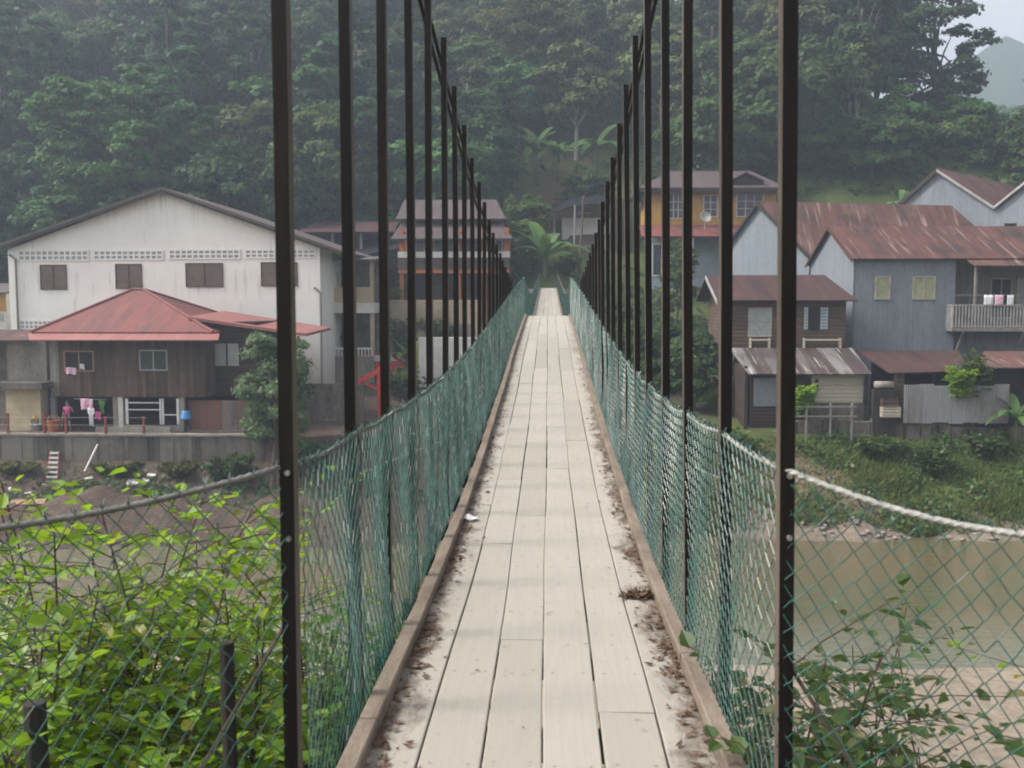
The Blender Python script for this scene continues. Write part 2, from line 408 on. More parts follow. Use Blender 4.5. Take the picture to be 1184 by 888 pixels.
def H(x, y):
    x = np.asarray(x, float); y = np.asarray(y, float)
    z = np.interp(y + 2.4 * sstep(3, -5, x) * sstep(33, 42, y) * sstep(49.6, 45.5, y) + (.45 * np.sin(x * .55 + 1) + .3 * np.sin(x * 1.35) + .16 * np.sin(x * 3.1)) * sstep(40, 44, y) * sstep(50, 47.5, y), PROF_Y, PROF_Z)
    # houses' terrace on the left, held by the retaining wall at y = 51
    left = sstep(-4.5, -7.0, x) * (y > 51.25) * (y < 62)
    z = z * (1 - left) + left * np.maximum(4.0, z - 0.35)
    z = z - 0.35 * sstep(-5, -8, x) * sstep(47, 49, y) * (y <= 51.25)
    # the bridge's abutment knoll
    z = z + 4.2 * np.exp(-(x / 4.5) ** 2) * sstep(66, 76, y) * sstep(97, 80, y)
    # right side of the hill stands higher at its foot, and falls away further right
    z = z + 4.0 * sstep(14, 26, x) * sstep(78, 92, y) * sstep(150, 105, y)
    drop = 1 - 0.82 * sstep(20, 82, x) * sstep(92, 128, y)
    z = np.where(y > 85, 11.6 + (z - 11.6) * drop, z)
    # second wooded hill and the far mountain
    z = z + 45 * np.exp(-((x - 130) / 40) ** 2 - ((y - 235) / 45) ** 2)
    z = z + (158 + 7 * np.sin(x * .045) + 4 * np.sin(x * .13) + 2 * np.sin(x * .41)) * np.exp(-((x - 330) / 165) ** 4 - ((y - 620) / 90) ** 2)
    amp = np.interp(y, [0, 25, 32, 44, 47, 52, 70, 95, 400], [.25, .18, .05, .05, .28, .22, .3, 1.3, 5])
    return z + amp * fbm(x * .45, y * .45)


def Hs(x, y): return float(H(x, y))


def build_ground():
    xs = np.concatenate([np.arange(-620, -120, 25.), np.arange(-120, -44, 3.), np.arange(-44, 44, .55), np.arange(44, 120, 3.), np.arange(120, 621, 12.)])
    ys = np.concatenate([np.arange(-60, -4, 4.), np.arange(-4, 50.6, .55), [51.0, 51.24, 51.26, 51.6], np.arange(52, 62, .6), np.arange(62, 175, 1.6), np.arange(175, 560, 7.), np.arange(560, 901, 40.)])
    X, Y = np.meshgrid(xs, ys)
    Z = H(X, Y)
    V = np.stack([X, Y, Z], -1).reshape(-1, 3)
    nx, ny = len(xs), len(ys)
    i = np.arange(nx * ny).reshape(ny, nx)
    Q = np.stack([i[:-1, :-1], i[:-1, 1:], i[1:, 1:], i[1:, :-1]], -1).reshape(-1, 4)
    t = NT('ground')
    g = t.n('ShaderNodeAttribute', attribute_name='grass').outputs['Fac']
    sd = t.n('ShaderNodeAttribute', attribute_name='sand').outputs['Fac']
    rd = t.n('ShaderNodeAttribute', attribute_name='redsoil').outputs['Fac']
    co = t.coord()
    n1 = t.noise(co, .55, 6, .62); n2 = t.noise(co, 3.2, 6, .65); n3 = t.noise(co, 14, 4, .6)
    dirt = t.mix(t.ramp(n2, .35, .65), (0.090, 0.068, 0.052), (0.042, 0.034, 0.028))
    dirt = t.mix(t.math('MULTIPLY', t.ramp(n3, .56, .7), .6), dirt, (0.32, 0.27, 0.22))
    soil = t.mix(t.ramp(n2, .35, .65), (0.19, 0.10, 0.065), (0.10, 0.06, 0.042))
    sand = t.mix(t.ramp(n2, .35, .68), (0.34, 0.275, 0.21), (0.215, 0.17, 0.13))
    sand = t.mix(t.math('MULTIPLY', t.ramp(n3, .58, .66), .7), sand, (0.13, 0.11, 0.095))
    grs = t.mix(t.ramp(n2, .3, .7), (0.045, 0.075, 0.018), (0.10, 0.11, 0.035))
    wd = t.n('ShaderNodeAttribute', attribute_name='wooded').outputs['Fac']
    grs = t.mix(wd, grs, t.mix(t.ramp(n1, .35, .65), (0.012, 0.030, 0.012), (0.04, 0.07, 0.024)))
    c = t.mix(rd, dirt, soil)
    c = t.mix(sd, c, sand)
    c = t.mix(t.ramp(t.math('ADD', g, t.math('MULTIPLY', t.math('SUBTRACT', n1, .5), .9)), .35, .65), c, grs)
    m = t.done(t.bsdf(c, .95, .15, t.bump(t.math('ADD', n2, t.math('MULTIPLY', n3, .4)), .6, .12)))
    o = mesh_np('ground', V, Q, m, smooth=True)
    o['kind'] = 'structure'
    x, y = V[:, 0], V[:, 1]
    grass = np.interp(y, [-60, 18, 22, 44, 47, 49, 62, 70, 80, 1000], [.75, .6, .1, 0, .1, .75, .4, .55, .8, .95])
    bankl = sstep(4, -3, x) * (y > 44) * (y < 63)
    grass = grass * (1 - .82 * bankl)
    cl = np.exp(-((x - 2.5) / 6) ** 2 - ((y - 98) / 12) ** 2)
    sand_a = sstep(17, 21, y) * sstep(33, 30, y) + .6 * sstep(45, 46, y) * sstep(48, 46.7, y) * sstep(5, 12, x)
    # the cut slope on the right bank shows bare pinkish earth
    ex = np.exp(-((x - 12.5) / 3.0) ** 2 - ((y - 49.2) / 1.7) ** 2)
    grass = grass - .5 * cl - .8 * ex
    red = np.clip(cl * .45 + .8 * ex + .15 * bankl, 0, 1)
    for nm, a in (('wooded', sstep(150, 180, y)), ('grass', grass), ('sand', np.clip(sand_a + .45 * ex, 0, 1)), ('redsoil', red)):
        at_ = o.data.attributes.new(nm, 'FLOAT', 'POINT')
        at_.data.foreach_set('value', np.clip(a, 0, 1).astype(np.float32))


def build_water():
    t = NT('river_water')
    co = t.coord((.5, 1.9, 1))
    w1 = t.noise(co, 1.6, 3, .55, .3); w2 = t.noise(co, 6.5, 3, .6)
    n = t.noise(t.coord((.25, 1, 1)), .22, 4, .5)
    tc = t.n('ShaderNodeTexCoord'); sp = t.n('ShaderNodeSeparateXYZ'); t.l(tc.outputs['Object'], sp.inputs[0])
    col = t.mix(t.ramp(n, .38, .62), (0.130, 0.098, 0.042), (0.098, 0.104, 0.048))
    sheen_shal = t.ramp(t.math('ADD', sp.outputs['Y'], t.math('MULTIPLY', n, 5.0)), 38.5, 32.0)
    col = t.mix(t.math('MULTIPLY', sheen_shal, .75), col, (0.22, 0.235, 0.185))  # paler near side: sky sheen put into the colour, plus shallows over sand
    h = t.math('ADD', t.math('MULTIPLY', w1, .7), t.math('MULTIPLY', w2, .3))
    m = t.done(t.bsdf(col, .06, .5, t.bump(h, 1.0, .4)))
    xs = np.arange(-620, 621, 20.); ys = np.array([24., 32., 40., 50.])
    X, Y = np.meshgrid(xs, ys)
    V = np.stack([X, Y, np.zeros_like(X)], -1).reshape(-1, 3)
    i = np.arange(len(xs) * len(ys)).reshape(len(ys), len(xs))
    Q = np.stack([i[:-1, :-1], i[:-1, 1:], i[1:, 1:], i[1:, :-1]], -1).reshape(-1, 4)
    mesh_np('river_water', V, Q, m)['kind'] = 'structure'


build_ground()
build_water()


# ------------------------------------------------------------------ bridge
DK_Y = [-6, 0, 3.2, 5.1, 7, 9, 10.4, 13, 16, 20, 24, 27.7, 30, 34, 37.6, 41, 44, 50, 60, 68, 75.5, 78]
DK_Z = [-1.46, -1.48, -1.50, -1.55, -1.53, -1.46, -1.385, -1.225, -1.03, -.76, -.54, -.36, -.50, -.66, -.70, -.66, -.55, -.21, .31, .72, 1.10, 1.16]


def deck_z(y):
    e = 0.35 if y < 27 else 0.05
    return EYE + float((np.interp(y - e, DK_Y, DK_Z) + 2 * np.interp(y, DK_Y, DK_Z) + np.interp(y + e, DK_Y, DK_Z)) / 4)


CX = -0.015                                   # deck centre line
bridge = empty('suspension_footbridge', (CX, 2.7, deck_z(2.7)), 0,
               'long narrow suspension footbridge with grey plank deck, black steel hangers and green netting', 'footbridge')


def bpart(o): return local(bridge, o)


def build_deck():
    rng = random.Random(3)
    t = NT('deck_planks')
    rnd = t.n('ShaderNodeAttribute', attribute_name='plank').outputs['Fac']
    tc = t.n('ShaderNodeTexCoord'); sx = t.n('ShaderNodeSeparateXYZ'); t.l(tc.outputs['Object'], sx.inputs[0])
    ax = t.math('ABSOLUTE', t.math('SUBTRACT', sx.outputs['X'], CX))
    wn = t.n('ShaderNodeTexWhiteNoise', noise_dimensions='1D'); t.l(rnd, wn.inputs['W'])
    off = t.n('ShaderNodeCombineXYZ'); t.put(off.inputs['Y'], t.math('MULTIPLY', rnd, 37.0)); t.put(off.inputs['X'], t.math('MULTIPLY', rnd, 11.0))
    add = t.n('ShaderNodeVectorMath', operation='ADD'); t.l(tc.outputs['Object'], add.inputs[0]); t.l(off.outputs[0], add.inputs[1])
    def mp(scale):
        x = t.n('ShaderNodeMapping'); t.l(add.outputs[0], x.inputs[0]); x.inputs['Scale'].default_value = scale; return x.outputs[0]
    grain = t.noise(mp((60, 2.2, 10)), 1.0, 5, .6, .3)
    blot = t.noise(mp((5, 2.0, 2)), 1.0, 5, .62)
    fine = t.noise(mp((9, 9, 9)), 6.0, 4, .6)
    base = t.mix(wn.outputs['Value'], (0.335, 0.305, 0.26), (0.40, 0.366, 0.315))
    base = t.mix(t.math('MULTIPLY', t.ramp(grain, .44, .66), .20), base, (0.27, 0.235, 0.20))
    base = t.mix(t.math('MULTIPLY', t.ramp(blot, .54, .76), .30), base, (0.33, 0.285, 0.24))
    base = t.mix(t.math('MULTIPLY', t.ramp(fine, .62, .72), .4), base, (0.22, 0.18, 0.15))
    # dirt collecting along the kerbs
    dn = t.noise(t.coord((7, 3.2, 3)), 1.0, 6, .68)
    ysep = sx.outputs['Y']
    edge = t.math('ADD', t.ramp(ax, .33, .60), t.math('MULTIPLY', t.math('SUBTRACT', dn, .5), 2.3))
    fade = t.ramp(ysep, 17.0, 6.0)
    base = t.mix(t.math('MULTIPLY', t.ramp(edge, .52, 1.0), t.math('ADD', .4, t.math('MULTIPLY', fade, .6))), base, (0.085, 0.056, 0.04))
    uu = t.n('ShaderNodeAttribute', attribute_name='across').outputs['Fac']
    dx = t.math('MULTIPLY', t.math('SUBTRACT', t.math('ABSOLUTE', t.math('SUBTRACT', uu, .5)), .31), .19)
    jit = t.math('MULTIPLY', wn.outputs['Value'], .05)
    yk = t.math('DIVIDE', t.math('SUBTRACT', t.math('ADD', ysep, jit), 2.72), .873)
    dy = t.math('MULTIPLY', t.math('SUBTRACT', t.math('FRACT', yk), .5), .873)
    dist = t.math('SQRT', t.math('ADD', t.math('MULTIPLY', dx, dx), t.math('MULTIPLY', dy, dy)))
    base = t.mix(t.math('MULTIPLY', t.ramp(dist, .016, .004), .18), base, (0.16, 0.09, 0.06))
    base = t.mix(t.math('LESS_THAN', dist, .0034), base, (0.045, 0.032, 0.027))
    # worn, greyer track down the middle and scattered dark spots
    spots = t.noise(mp((14, 14, 14)), 1.0, 2, .5)
    base = t.mix(t.math('MULTIPLY', t.ramp(spots, .70, .76), .55), base, (0.17, 0.14, 0.12))
    m = t.done(t.bsdf(base, .82, .25, t.bump(t.math('ADD', grain, fine), .25, .004)))
    edges = [-.585, -.41, -.205, .0, .207, .412, .585]
    V, Q, A, UA = [], [], [], []
    gap = .0032
    pid = 0
    for c in range(6):
        y = -3.0 - rng.random() * 2
        while y < 76:
            L = rng.choice((1.9, 2.4, 2.9, 3.3)) + rng.random() * .4
            y1 = min(y + L, 76.2)
            for cut in (27.7,):
                if y < cut - .05 < y1: y1 = cut
            pid += 1
            a = rng.random(); dz = (rng.random() - .5) * .003; tw = (rng.random() - .5) * .004
            jl = (rng.random() - .5) * .006; jr = (rng.random() - .5) * .006
            n = max(2, int((y1 - y) / .45))
            ring = []
            for k in range(n + 1):
                yy = y + .003 + (y1 - y - .006) * k / n
                wob = .005 * math.sin(yy * .9 + c * 2.1) + .002 * math.sin(yy * 2.3 + c)
                wl = wob if c > 0 else 0
                wr = .005 * math.sin(yy * .9 + (c + 1) * 2.1) + .002 * math.sin(yy * 2.3 + c + 1) if c < 5 else 0
                xl = CX + edges[c] + gap + wl + jl; xr = CX + edges[c + 1] - gap + wr + jr
                zz = deck_z(yy) + dz
                b = len(V)
                V += [(xl, yy, zz - .035), (xl, yy, zz - tw - .003), (xl + .004, yy, zz - tw), (xr - .004, yy, zz + tw), (xr, yy, zz + tw - .003), (xr, yy, zz - .035)]
                A += [pid * .01 + a] * 6; UA += [0, 0, .02, .98, 1, 1]
                ring.append(b)
            for b0, b1 in zip(ring, ring[1:]):
                for k in range(6):
                    Q.append((b0 + k, b0 + (k + 1) % 6, b1 + (k + 1) % 6, b1 + k))
            for b0, fl in ((ring[0], 0), (ring[-1], 1)):
                Q.append((b0, b0 + 1, b0 + 4, b0 + 5)); Q.append((b0 + 1, b0 + 2, b0 + 3, b0 + 4))
            y = y1
    o = bpart(mesh_np('deck', V, Q, m, bridge))
    at_ = o.data.attributes.new('plank', 'FLOAT', 'POINT'); at_.data.foreach_set('value', np.array(A, np.float32))
    at_ = o.data.attributes.new('across', 'FLOAT', 'POINT'); at_.data.foreach_set('value', np.array(UA, np.float32))
    # kerb boards
    km = plain('kerb_timber', (0.25, 0.20, 0.155), (0.13, 0.10, 0.078), .85, .2, 3.5, .4, stretch=(3, .7, 3))
    for s in (-1, 1):
        mb = MB()
        y = -2.6 + .9 * (s > 0)
        while y < 75:
            y1 = min(y + 2.6 + rng.random() * .9, 75.5)
            if y < 27.6 < y1: y1 = 27.7
            n = max(2, int((y1 - y) / .5)); pts = []
            jx = (rng.random() - .5) * .012
            for k in range(n + 1):
                yy = y + .004 + (y1 - y - .008) * k / n
                pts.append((yy, deck_z(yy)))
            vs, fs = [], []
            x0, x1 = sorted((CX + s * .578 + jx, CX + s * .645 + jx))
            for yy, zz in pts:
                vs += [(x0, yy, zz + .004), (x1, yy, zz + .004), (x1, yy, zz + .05), (x1 - .006, yy, zz + .056), (x0 + .006, yy, zz + .056), (x0, yy, zz + .05)]
            for k in range(n):
                for j in range(6):
                    fs.append((k * 6 + j, k * 6 + (j + 1) % 6, k * 6 + 6 + (j + 1) % 6, k * 6 + 6 + j))
            fs += [tuple(range(6)), tuple(reversed(range(n * 6, n * 6 + 6)))]
            mb.add(vs, fs)
            y = y1
        bpart(mb.build('kerb', km, bridge))
    # side beams carrying the planks
    for s in (-1, 1):
        mb = MB()
        ys = np.arange(-3, 76.5, 1.5)
        for a, b in zip(ys, ys[1:]):
            za, zb = deck_z(a), deck_z(b)
            x0, x1 = CX + s * .56 - .04, CX + s * .56 + .04
            mb.add([(x0, a, za - .16), (x1, a, za - .16), (x1, a, za - .04), (x0, a, za - .04), (x0, b, zb - .16), (x1, b, zb - .16), (x1, b, zb - .04), (x0, b, zb - .04)],
                   [(0, 1, 2, 3), (0, 4, 5, 1), (1, 5, 6, 2), (2, 6, 7, 3), (3, 7, 4, 0), (4, 7, 6, 5)])
        bpart(mb.build('side_beam', M['black'], bridge))


HS = .873                                     # hanger spacing
CABLE_Y = [-4, 0, 2.72, 6.2, 7.085, 7.96, 8.83, 9.7, 10.58, 11.45, 12.3, 14.07, 16.5, 19.5, 22]
CABLE_Z = [4.0, 3.25, 2.62, 1.96, 1.785, 1.64, 1.496, 1.335, 1.213, 1.09, .965, .765, .55, .36, .42]


def cable_z(y): return EYE + float(np.interp(y, CABLE_Y, CABLE_Z))


LATL = [.723, .716, .733, .737, .739, .739, .74, .737]
LATR = [.636, .623, .618, .613, .619, .621, .622, .621]


def hanger_x(s, k):
    lat = LATL if s < 0 else LATR
    return s * (lat[k] if k < len(lat) else lat[-1] - .002 * (k - 7) * (1 if s < 0 else .3))


NET_H = 1.05


def net_top(y):
    return deck_z(y) + float(np.interp(y, [0, 2.7, 7, 14, 20, 27, 30, 36, 60, 70, 75.5], [1.04, 1.05, 1.04, 1.06, 1.06, 1.07, 1.06, 1.05, 1.02, 1.03, 1.18]))


def build_hangers():
    rng = random.Random(5)
    n = 20
    for k in range(n):
        y = 2.72 + k * HS
        mb = MB()
        cb = MB()
        zb = deck_z(y) - .15
        cb.box(hanger_x(-1, k) - .06, hanger_x(1, k) + .06, y - .03, y + .05, zb - .04, zb + .06)
        for s in (-1, 1):
            x = hanger_x(s, k); zt = max(cable_z(y), net_top(y) + .02) + .05
            lean = (.045 if s > 0 else .0) + (rng.random() - .5) * .01
            w = .0195
            # angle iron: one flange across, one flange along the bridge on the inner side
            def sec(z):
                xx = x - s * lean * (z - zb) / 3 + (.03 if s > 0 else 0) + bend * math.sin(math.pi * (z - zb) / (zt - zb))
                a, b = xx - w, xx + w
                i = a if s > 0 else b            # inner edge
                return xx, a, b, i
            mb = MB()
            zs = [zb, zb + (zt - zb) * .5, zt]
            bend = rng.uniform(-.007, .007)
            vs, fs = [], []
            vs2 = []
            for z in zs:
                xx, a, b, i = sec(z)
                j = i + s * .006
                vs += [(p[0], p[1], z) for p in ((a, y - .03), (b, y - .03), (b, y - .024), (a, y - .024))]
                q0, q1 = min(i, j), max(i, j)
                vs2 += [(p[0], p[1], z) for p in ((q0, y - .0235), (q1, y - .0235), (q1, y + .024), (q0, y + .024))]
            for r in range(2):
                for q in range(4):
                    fs.append((r * 4 + q, r * 4 + (q + 1) % 4, r * 4 + 4 + (q + 1) % 4, r * 4 + 4 + q))
            fs += [tuple(reversed(range(4))), tuple(range(8, 12))]
            h = bpart(MB().add(vs, fs).build('hanger', M['steel'], bridge))
            MB().add(vs2, fs).build('flange', M['lit_steel'], h)
            for z in (net_top(y) - .02, deck_z(y) + .75 + rng.random() * .12) if k < 8 else ():
                xx = sec(z)[0]
                MB().tube([(xx + .004, y - .029, z), (xx + .004, y - .04, z)], .008, 6).build('bolt', M['galv'], h)
        bpart(cb.build('crossbeam', M['steel'], bridge))
    for s in (-1, 1):
        mb = MB()
        for o_, dz in ((.045, .0), (.062, .075)):
            pts = []
            for y in np.arange(-4, 22.01, .45):
                k = min(max((y - 2.72) / HS, 0), 19)
                xx = np.interp(k, range(20), [hanger_x(s, int(i)) for i in range(20)])
                lean = .045 if s > 0 else 0
                pts.append((xx + s * o_ - s * lean * .6, y, max(cable_z(y), net_top(y)) - dz))
            mb.tube(pts, .0135, 7)
        bpart(mb.build('main_cable', M['steel'], bridge, smooth=True))


def seg_mesh(P0, P1, r, k):
    """separate little prisms along each segment"""
    P0 = np.asarray(P0); P1 = np.asarray(P1)
    d = P1 - P0; d /= np.maximum(np.linalg.norm(d, axis=1, keepdims=True), 1e-9)
    ref = np.where(np.abs(d[:, 2:3]) > .9, np.array([[1., 0, 0]]), np.array([[0, 0, 1.]]))
    a = np.cross(d, ref); a /= np.linalg.norm(a, axis=1, keepdims=True)
    b = np.cross(d, a)
    r = np.asarray(r, float).reshape(-1, 1) if np.ndim(r) else r
    e = d * (r * .6)
    rings = []
    for base in (P0 - e, P1 + e):
        for i in range(k):
            t = 2 * math.pi * i / k
            rings.append(base + (a * math.cos(t) + b * math.sin(t)) * r)
    V = np.stack(rings, 1)
    n = len(P0)
    o = (np.arange(n) * 2 * k)[:, None]
    Q = np.concatenate([np.concatenate([o + i, o + (i + 1) % k, o + k + (i + 1) % k, o + k + i], 1) for i in range(k)])
    return V.reshape(-1, 3), Q


def chain_link(path, w, h, r, k, wob=.008, seed=0, prong=True, side=1):
    """woven diamond netting hung on path: (x, y, z_bottom, z_top) stations"""
    rng = np.random.RandomState(seed)
    P = np.array(path, float)
    ds = np.concatenate([[0], np.cumsum(np.hypot(np.diff(P[:, 0]), np.diff(P[:, 1])))])
    L = ds[-1]
    nw = int(L / w)
    S = lambda u, c: np.interp(u, ds, P[:, c])
    tx = lambda u: (np.interp(u + .05, ds, P[:, 0]) - np.interp(u - .05, ds, P[:, 0]), np.interp(u + .05, ds, P[:, 1]) - np.interp(u - .05, ds, P[:, 1]))
    height = float(np.max(P[:, 3] - P[:, 2]))
    nj = int(round(height / h))
    I, J = np.meshgrid(np.arange(nw), np.arange(nj + 1), indexing='ij')
    sgn = np.where((I + J) % 2 == 1, 1.0, -1.0)
    U = (I + .5 + sgn * .47) * w
    U = U + .006 * np.sin(J * .35 + U * 3.0) + rng.normal(0, .0011, U.shape)
    Vv = J / nj
    zb, zt = S(U, 2), S(U, 3)
    Z = zb + (zt - zb) * Vv + rng.normal(0, .0022, U.shape)
    X, Y = S(U, 0), S(U, 1)
    tX, tY = tx(U); nrm = np.hypot(tX, tY) + 1e-9
    nX, nY = tY / nrm, -tX / nrm
    bulge = wob * (np.sin(U * 2.1 + seed) + np.sin(U * 7.9 + Vv * 4 + seed * 2) * .7 + np.sin(U * 23.0 + Vv * 2) * .12) * np.sin(np.pi * np.clip(Vv, 0, 1)) + .9 * r * np.where(I % 2, 1, -1) * np.where(J % 2, 1, -1)
    X = X + nX * bulge; Y = Y + nY * bulge
    pts = np.stack([X, Y, Z], -1)
    A = pts[:, :-1].reshape(-1, 3); B = pts[:, 1:].reshape(-1, 3)
    parts = [seg_mesh(A, B, r, k)]
    if prong:
        top = pts[:, -1]
        for q in (-1, 1):
            t2 = top + np.stack([nX[:, -1] * .012 * q + rng.normal(0, .006, nw), nY[:, -1] * .012 * q + q * .009 + rng.normal(0, .006, nw), .012 + rng.rand(nw) * .014], -1)
            parts.append(seg_mesh(top, t2, r * .75, k))
    V, Q, n = [], [], 0
    for v, q in parts:
        V.append(v); Q.append(q + n); n += len(v)
    return np.concatenate(V), np.concatenate(Q)


def build_nets():
    for s in (-1, 1):
        # entrance wing: the netting swings outwards just before the first hanger
        x1 = hanger_x(s, 0)
        wing = []
        for i in range(13):
            q = i / 12
            x = x1 + s * (q * .98); y = 2.70 - .62 * q + .05 * math.sin(q * 3.1)
            zt = net_top(2.7) - (.055 * q + .10 * math.sin(min(1, q * 1.15) * math.pi) * (.75 if s > 0 else .35)) - (.06 * q if s < 0 else .02 * q)
            wing.append((x, y, deck_z(2.7) - .12 - .25 * q, zt))
        V, Q = chain_link(wing, .032, .045, .0018, 6, .012, 11 + s, True, s)
        bpart(mesh_np('entrance_netting', V, Q, M['pvc'], bridge, smooth=True))
        main = []
        for y in np.arange(2.72, 27.8, .3):
            k = (y - 2.72) / HS
            xx = float(np.interp(min(k, 27), range(28), [hanger_x(s, i) for i in range(28)]))
            z0 = deck_z(y) - .03
            xx = xx - s * .03 + (.03 if s > 0 else 0)
            sag = .018 * math.sin(math.pi * (k % 1)) ** 2
            main.append((xx, y, z0, net_top(y) - sag))
        V, Q = chain_link(main, .036, .044, .0020, 4, .016, 21 + s, True, s)
        bpart(mesh_np('side_netting', V, Q, M['pvc'], bridge))
        x28 = main[-1][0]
        far = [(x28 + (s * .68 - x28) * min(1, (y - 27.7) / 6) + CX * 0, y, deck_z(y) - .03, net_top(y)) for y in np.arange(27.8, 75.6, .8)]
        V, Q = chain_link(far, .05, .055, .0046, 3, .02, 31 + s, False, s)
        bpart(mesh_np('far_netting', V, Q, M['pvc'], bridge))
        # the rope the netting hangs on
        mb = MB()
        pts = [(p[0] + s * .004, p[1], p[3] - .004) for p in reversed(wing)] + [(p[0] + s * .006, p[1], p[3] - .004) for p in main[1:]] + [(p[0], p[1], p[3]) for p in far]
        mb.tube(pts, .0085 if s > 0 else .0075, 8)
        # strands twisted round it on the near stretch
        rope = [Vector(p) for p in pts[:14]]
        for ph in range(3):
            hel = []
            for i in range(len(rope) - 1):
                for q in range(8):
                    p = rope[i].lerp(rope[i + 1], q / 8)
                    t = (i * 8 + q) * 1.0 + ph * 2.094
                    hel.append(p + Vector((.006 * math.cos(t), .003 * math.cos(t), .006 * math.sin(t))))
            mb.tube(hel, .0045, 5)
        bpart(mb.build('hand_rope', M['rope'] if s > 0 else M['steelrope'], bridge, smooth=True))
        # clamp on the wing's rope
        q = wing[10 if s < 0 else 11]
        cl = MB()
        cl.box(q[0] - .012, q[0] + .012, q[1] - .016, q[1] + .016, q[3] - .028, q[3] + .022)
        cl.tube([(q[0] - .02, q[1] - .012, q[3] - .02), (q[0] + .02, q[1] - .02, q[3] + .03)], .006, 6)
        bpart(cl.build('rope_clamp', M['rust'], bridge, bevel=.003))
        # guy wire from the first hangers down to the bank
        gw = MB()
        a = Vector((x1, 2.72, deck_z(2.7) + .62)) if s < 0 else Vector((x1, 2.74, deck_z(2.7) + .55))
        gw.tube([a, a.lerp(Vector((s * 1.9, 2.0, 8.1)), .5) + Vector((0, 0, -.03)), (s * 1.9, 2.0, 8.1)], .006, 6)
        bpart(gw.build('guy_wire', M['stem'], bridge))
        g2 = MB()
        p0 = Vector((hanger_x(s, 1) + s * .03, 3.6, deck_z(3.6) + .86)); p1 = Vector((hanger_x(s, 9) + s * .03, 10.6, deck_z(10.6) + .05))
        g2.tube([p0.lerp(p1, i / 6) for i in range(7)], .004, 5)
        bpart(g2.build('lacing_wire', M['rope'], bridge))
    # the abutment at the far end
    mb = MB().box(-1.6, 1.6, 75.3, 78.5, 8.5, deck_z(75.5) - .06)
    bpart(mb.build('abutment', M['concrete'], bridge))


build_deck(); build_hangers(); build_nets()


# things lying on the deck
def build_litter():
    rng = np.random.RandomState(4)
    V, Q = [], []
    def leaf(x, y, L, W, lift):
        z = deck_z(y) + .004
        a = rng.rand() * 6.283
        c, s_ = math.cos(a), math.sin(a)
        n = len(V)
        for (u, v, h) in ((-.5, 0, rng.rand()), (-.1, .5, .3 * rng.rand()), (.5, 0, rng.rand()), (-.1, -.5, .3 * rng.rand()), (.1, 0, .8 * rng.rand())):
            V.append((x + (u * L * c - v * W * s_), y + (u * L * s_ + v * W * c), z + h * lift))
        Q.append((n, n + 1, n + 4, n + 3)); Q.append((n + 2, n + 3, n + 4, n + 1))
    for i in range(2800):
        s = -1 if rng.rand() < .5 else 1
        y = 2.4 + rng.gamma(1.6, 3.2)
        if y > 24: continue
        cl = .5 + .5 * math.sin(y * 3.1 + s) * math.sin(y * 1.3 + 2 * s)
        if rng.rand() > .25 + .75 * cl: continue
        x = CX + s * (.572 - abs(rng.normal(0, .052)))
        L = .006 + rng.rand() ** 3 * .05
        leaf(x, y, L, L * (.4 + .4 * rng.rand()), .004 + L * .35)
    for i in range(50):
        y = 2.5 + rng.rand() * 14; x = CX + rng.uniform(-.5, .5); L = .008 + rng.rand() * .02
        leaf(x, y, L, L * .5, .005)
    o = mesh_np('dead_leaves', V, Q, M['deadleaf'])
    tag(o, 'brown dead leaves and crumbs scattered along both kerbs of the plank deck', 'leaf litter', kind='stuff')
    # bunch of dry leaves
    V, Q = [], []
    p = at(738, 700, 5.15)
    for i in range(46):
        leaf(p.x + rng.normal(0, .045), p.y + rng.normal(0, .022), .05 + rng.rand() * .035, .028 + .02 * rng.rand(), .045)
    o = mesh_np('dry_leaf_clump', V, Q, M['deadleaf'])
    tag(o, 'curled clump of dry brown leaves lying on the deck near the right kerb', 'leaf clump')
    # crumpled paper
    p = at(543, 619, 6.9)
    mb = MB(); g = []
    for j in range(4):
        for i in range(5):
            g.append((p.x - .055 + i * .027 + rng.normal(0, .006), p.y - .05 + j * .033, deck_z(p.y) + .008 + rng.rand() * .03))
    mb.add(g, [(j * 5 + i, j * 5 + i + 1, j * 5 + i + 6, j * 5 + i + 5) for j in range(3) for i in range(4)])
    o = mb.build('crumpled_paper', M['paper'])
    so = o.modifiers.new('thickness', 'SOLIDIFY'); so.thickness = .001
    tag(o, 'small crumpled white paper scrap on the deck beside the left kerb', 'paper scrap')


build_litter()


# ------------------------------------------------------------------ buildings
def house(name, loc, label, cat='house', group=None):
    return empty(name, loc, 0, label, cat, group)


def hp(root, mb, name, mat, label=None, bevel=0.0, smooth=False):
    o = local(root, mb.build(name, mat, root, smooth, bevel))
    if label: o['label'] = label
    return o


def sub(root, part, mb, name, mat):
    return mb.build(name, mat, part)


def window(root, x0, x1, z0, z1, y, frame, pane, cols=2, rows=1, fw=.06, pane2=None, label=None, depth=.05):
    """frame proud of a wall facing -y, pane sunk in it"""
    mb = MB()
    mb.box(x0 - fw, x1 + fw, y - depth, y + .02, z1, z1 + fw)
    mb.box(x0 - fw, x1 + fw, y - depth - .02, y + .02, z0 - fw, z0)
    mb.box(x0 - fw, x0, y - depth, y + .02, z0, z1)
    mb.box(x1, x1 + fw, y - depth, y + .02, z0, z1)
    for i in range(1, cols):
        x = x0 + (x1 - x0) * i / cols
        mb.box(x - fw * .45, x + fw * .45, y - depth + .006, y + .02, z0, z1)
    for i in range(1, rows):
        z = z0 + (z1 - z0) * i / rows
        mb.box(x0, x1, y - depth + .012, y + .02, z - fw * .3, z + fw * .3)
    w = hp(root, mb, 'window', frame, label)
    sub(root, w, MB().box(x0, x1, y - .012, y + .016, z0, z1), 'pane', pane)
    return w


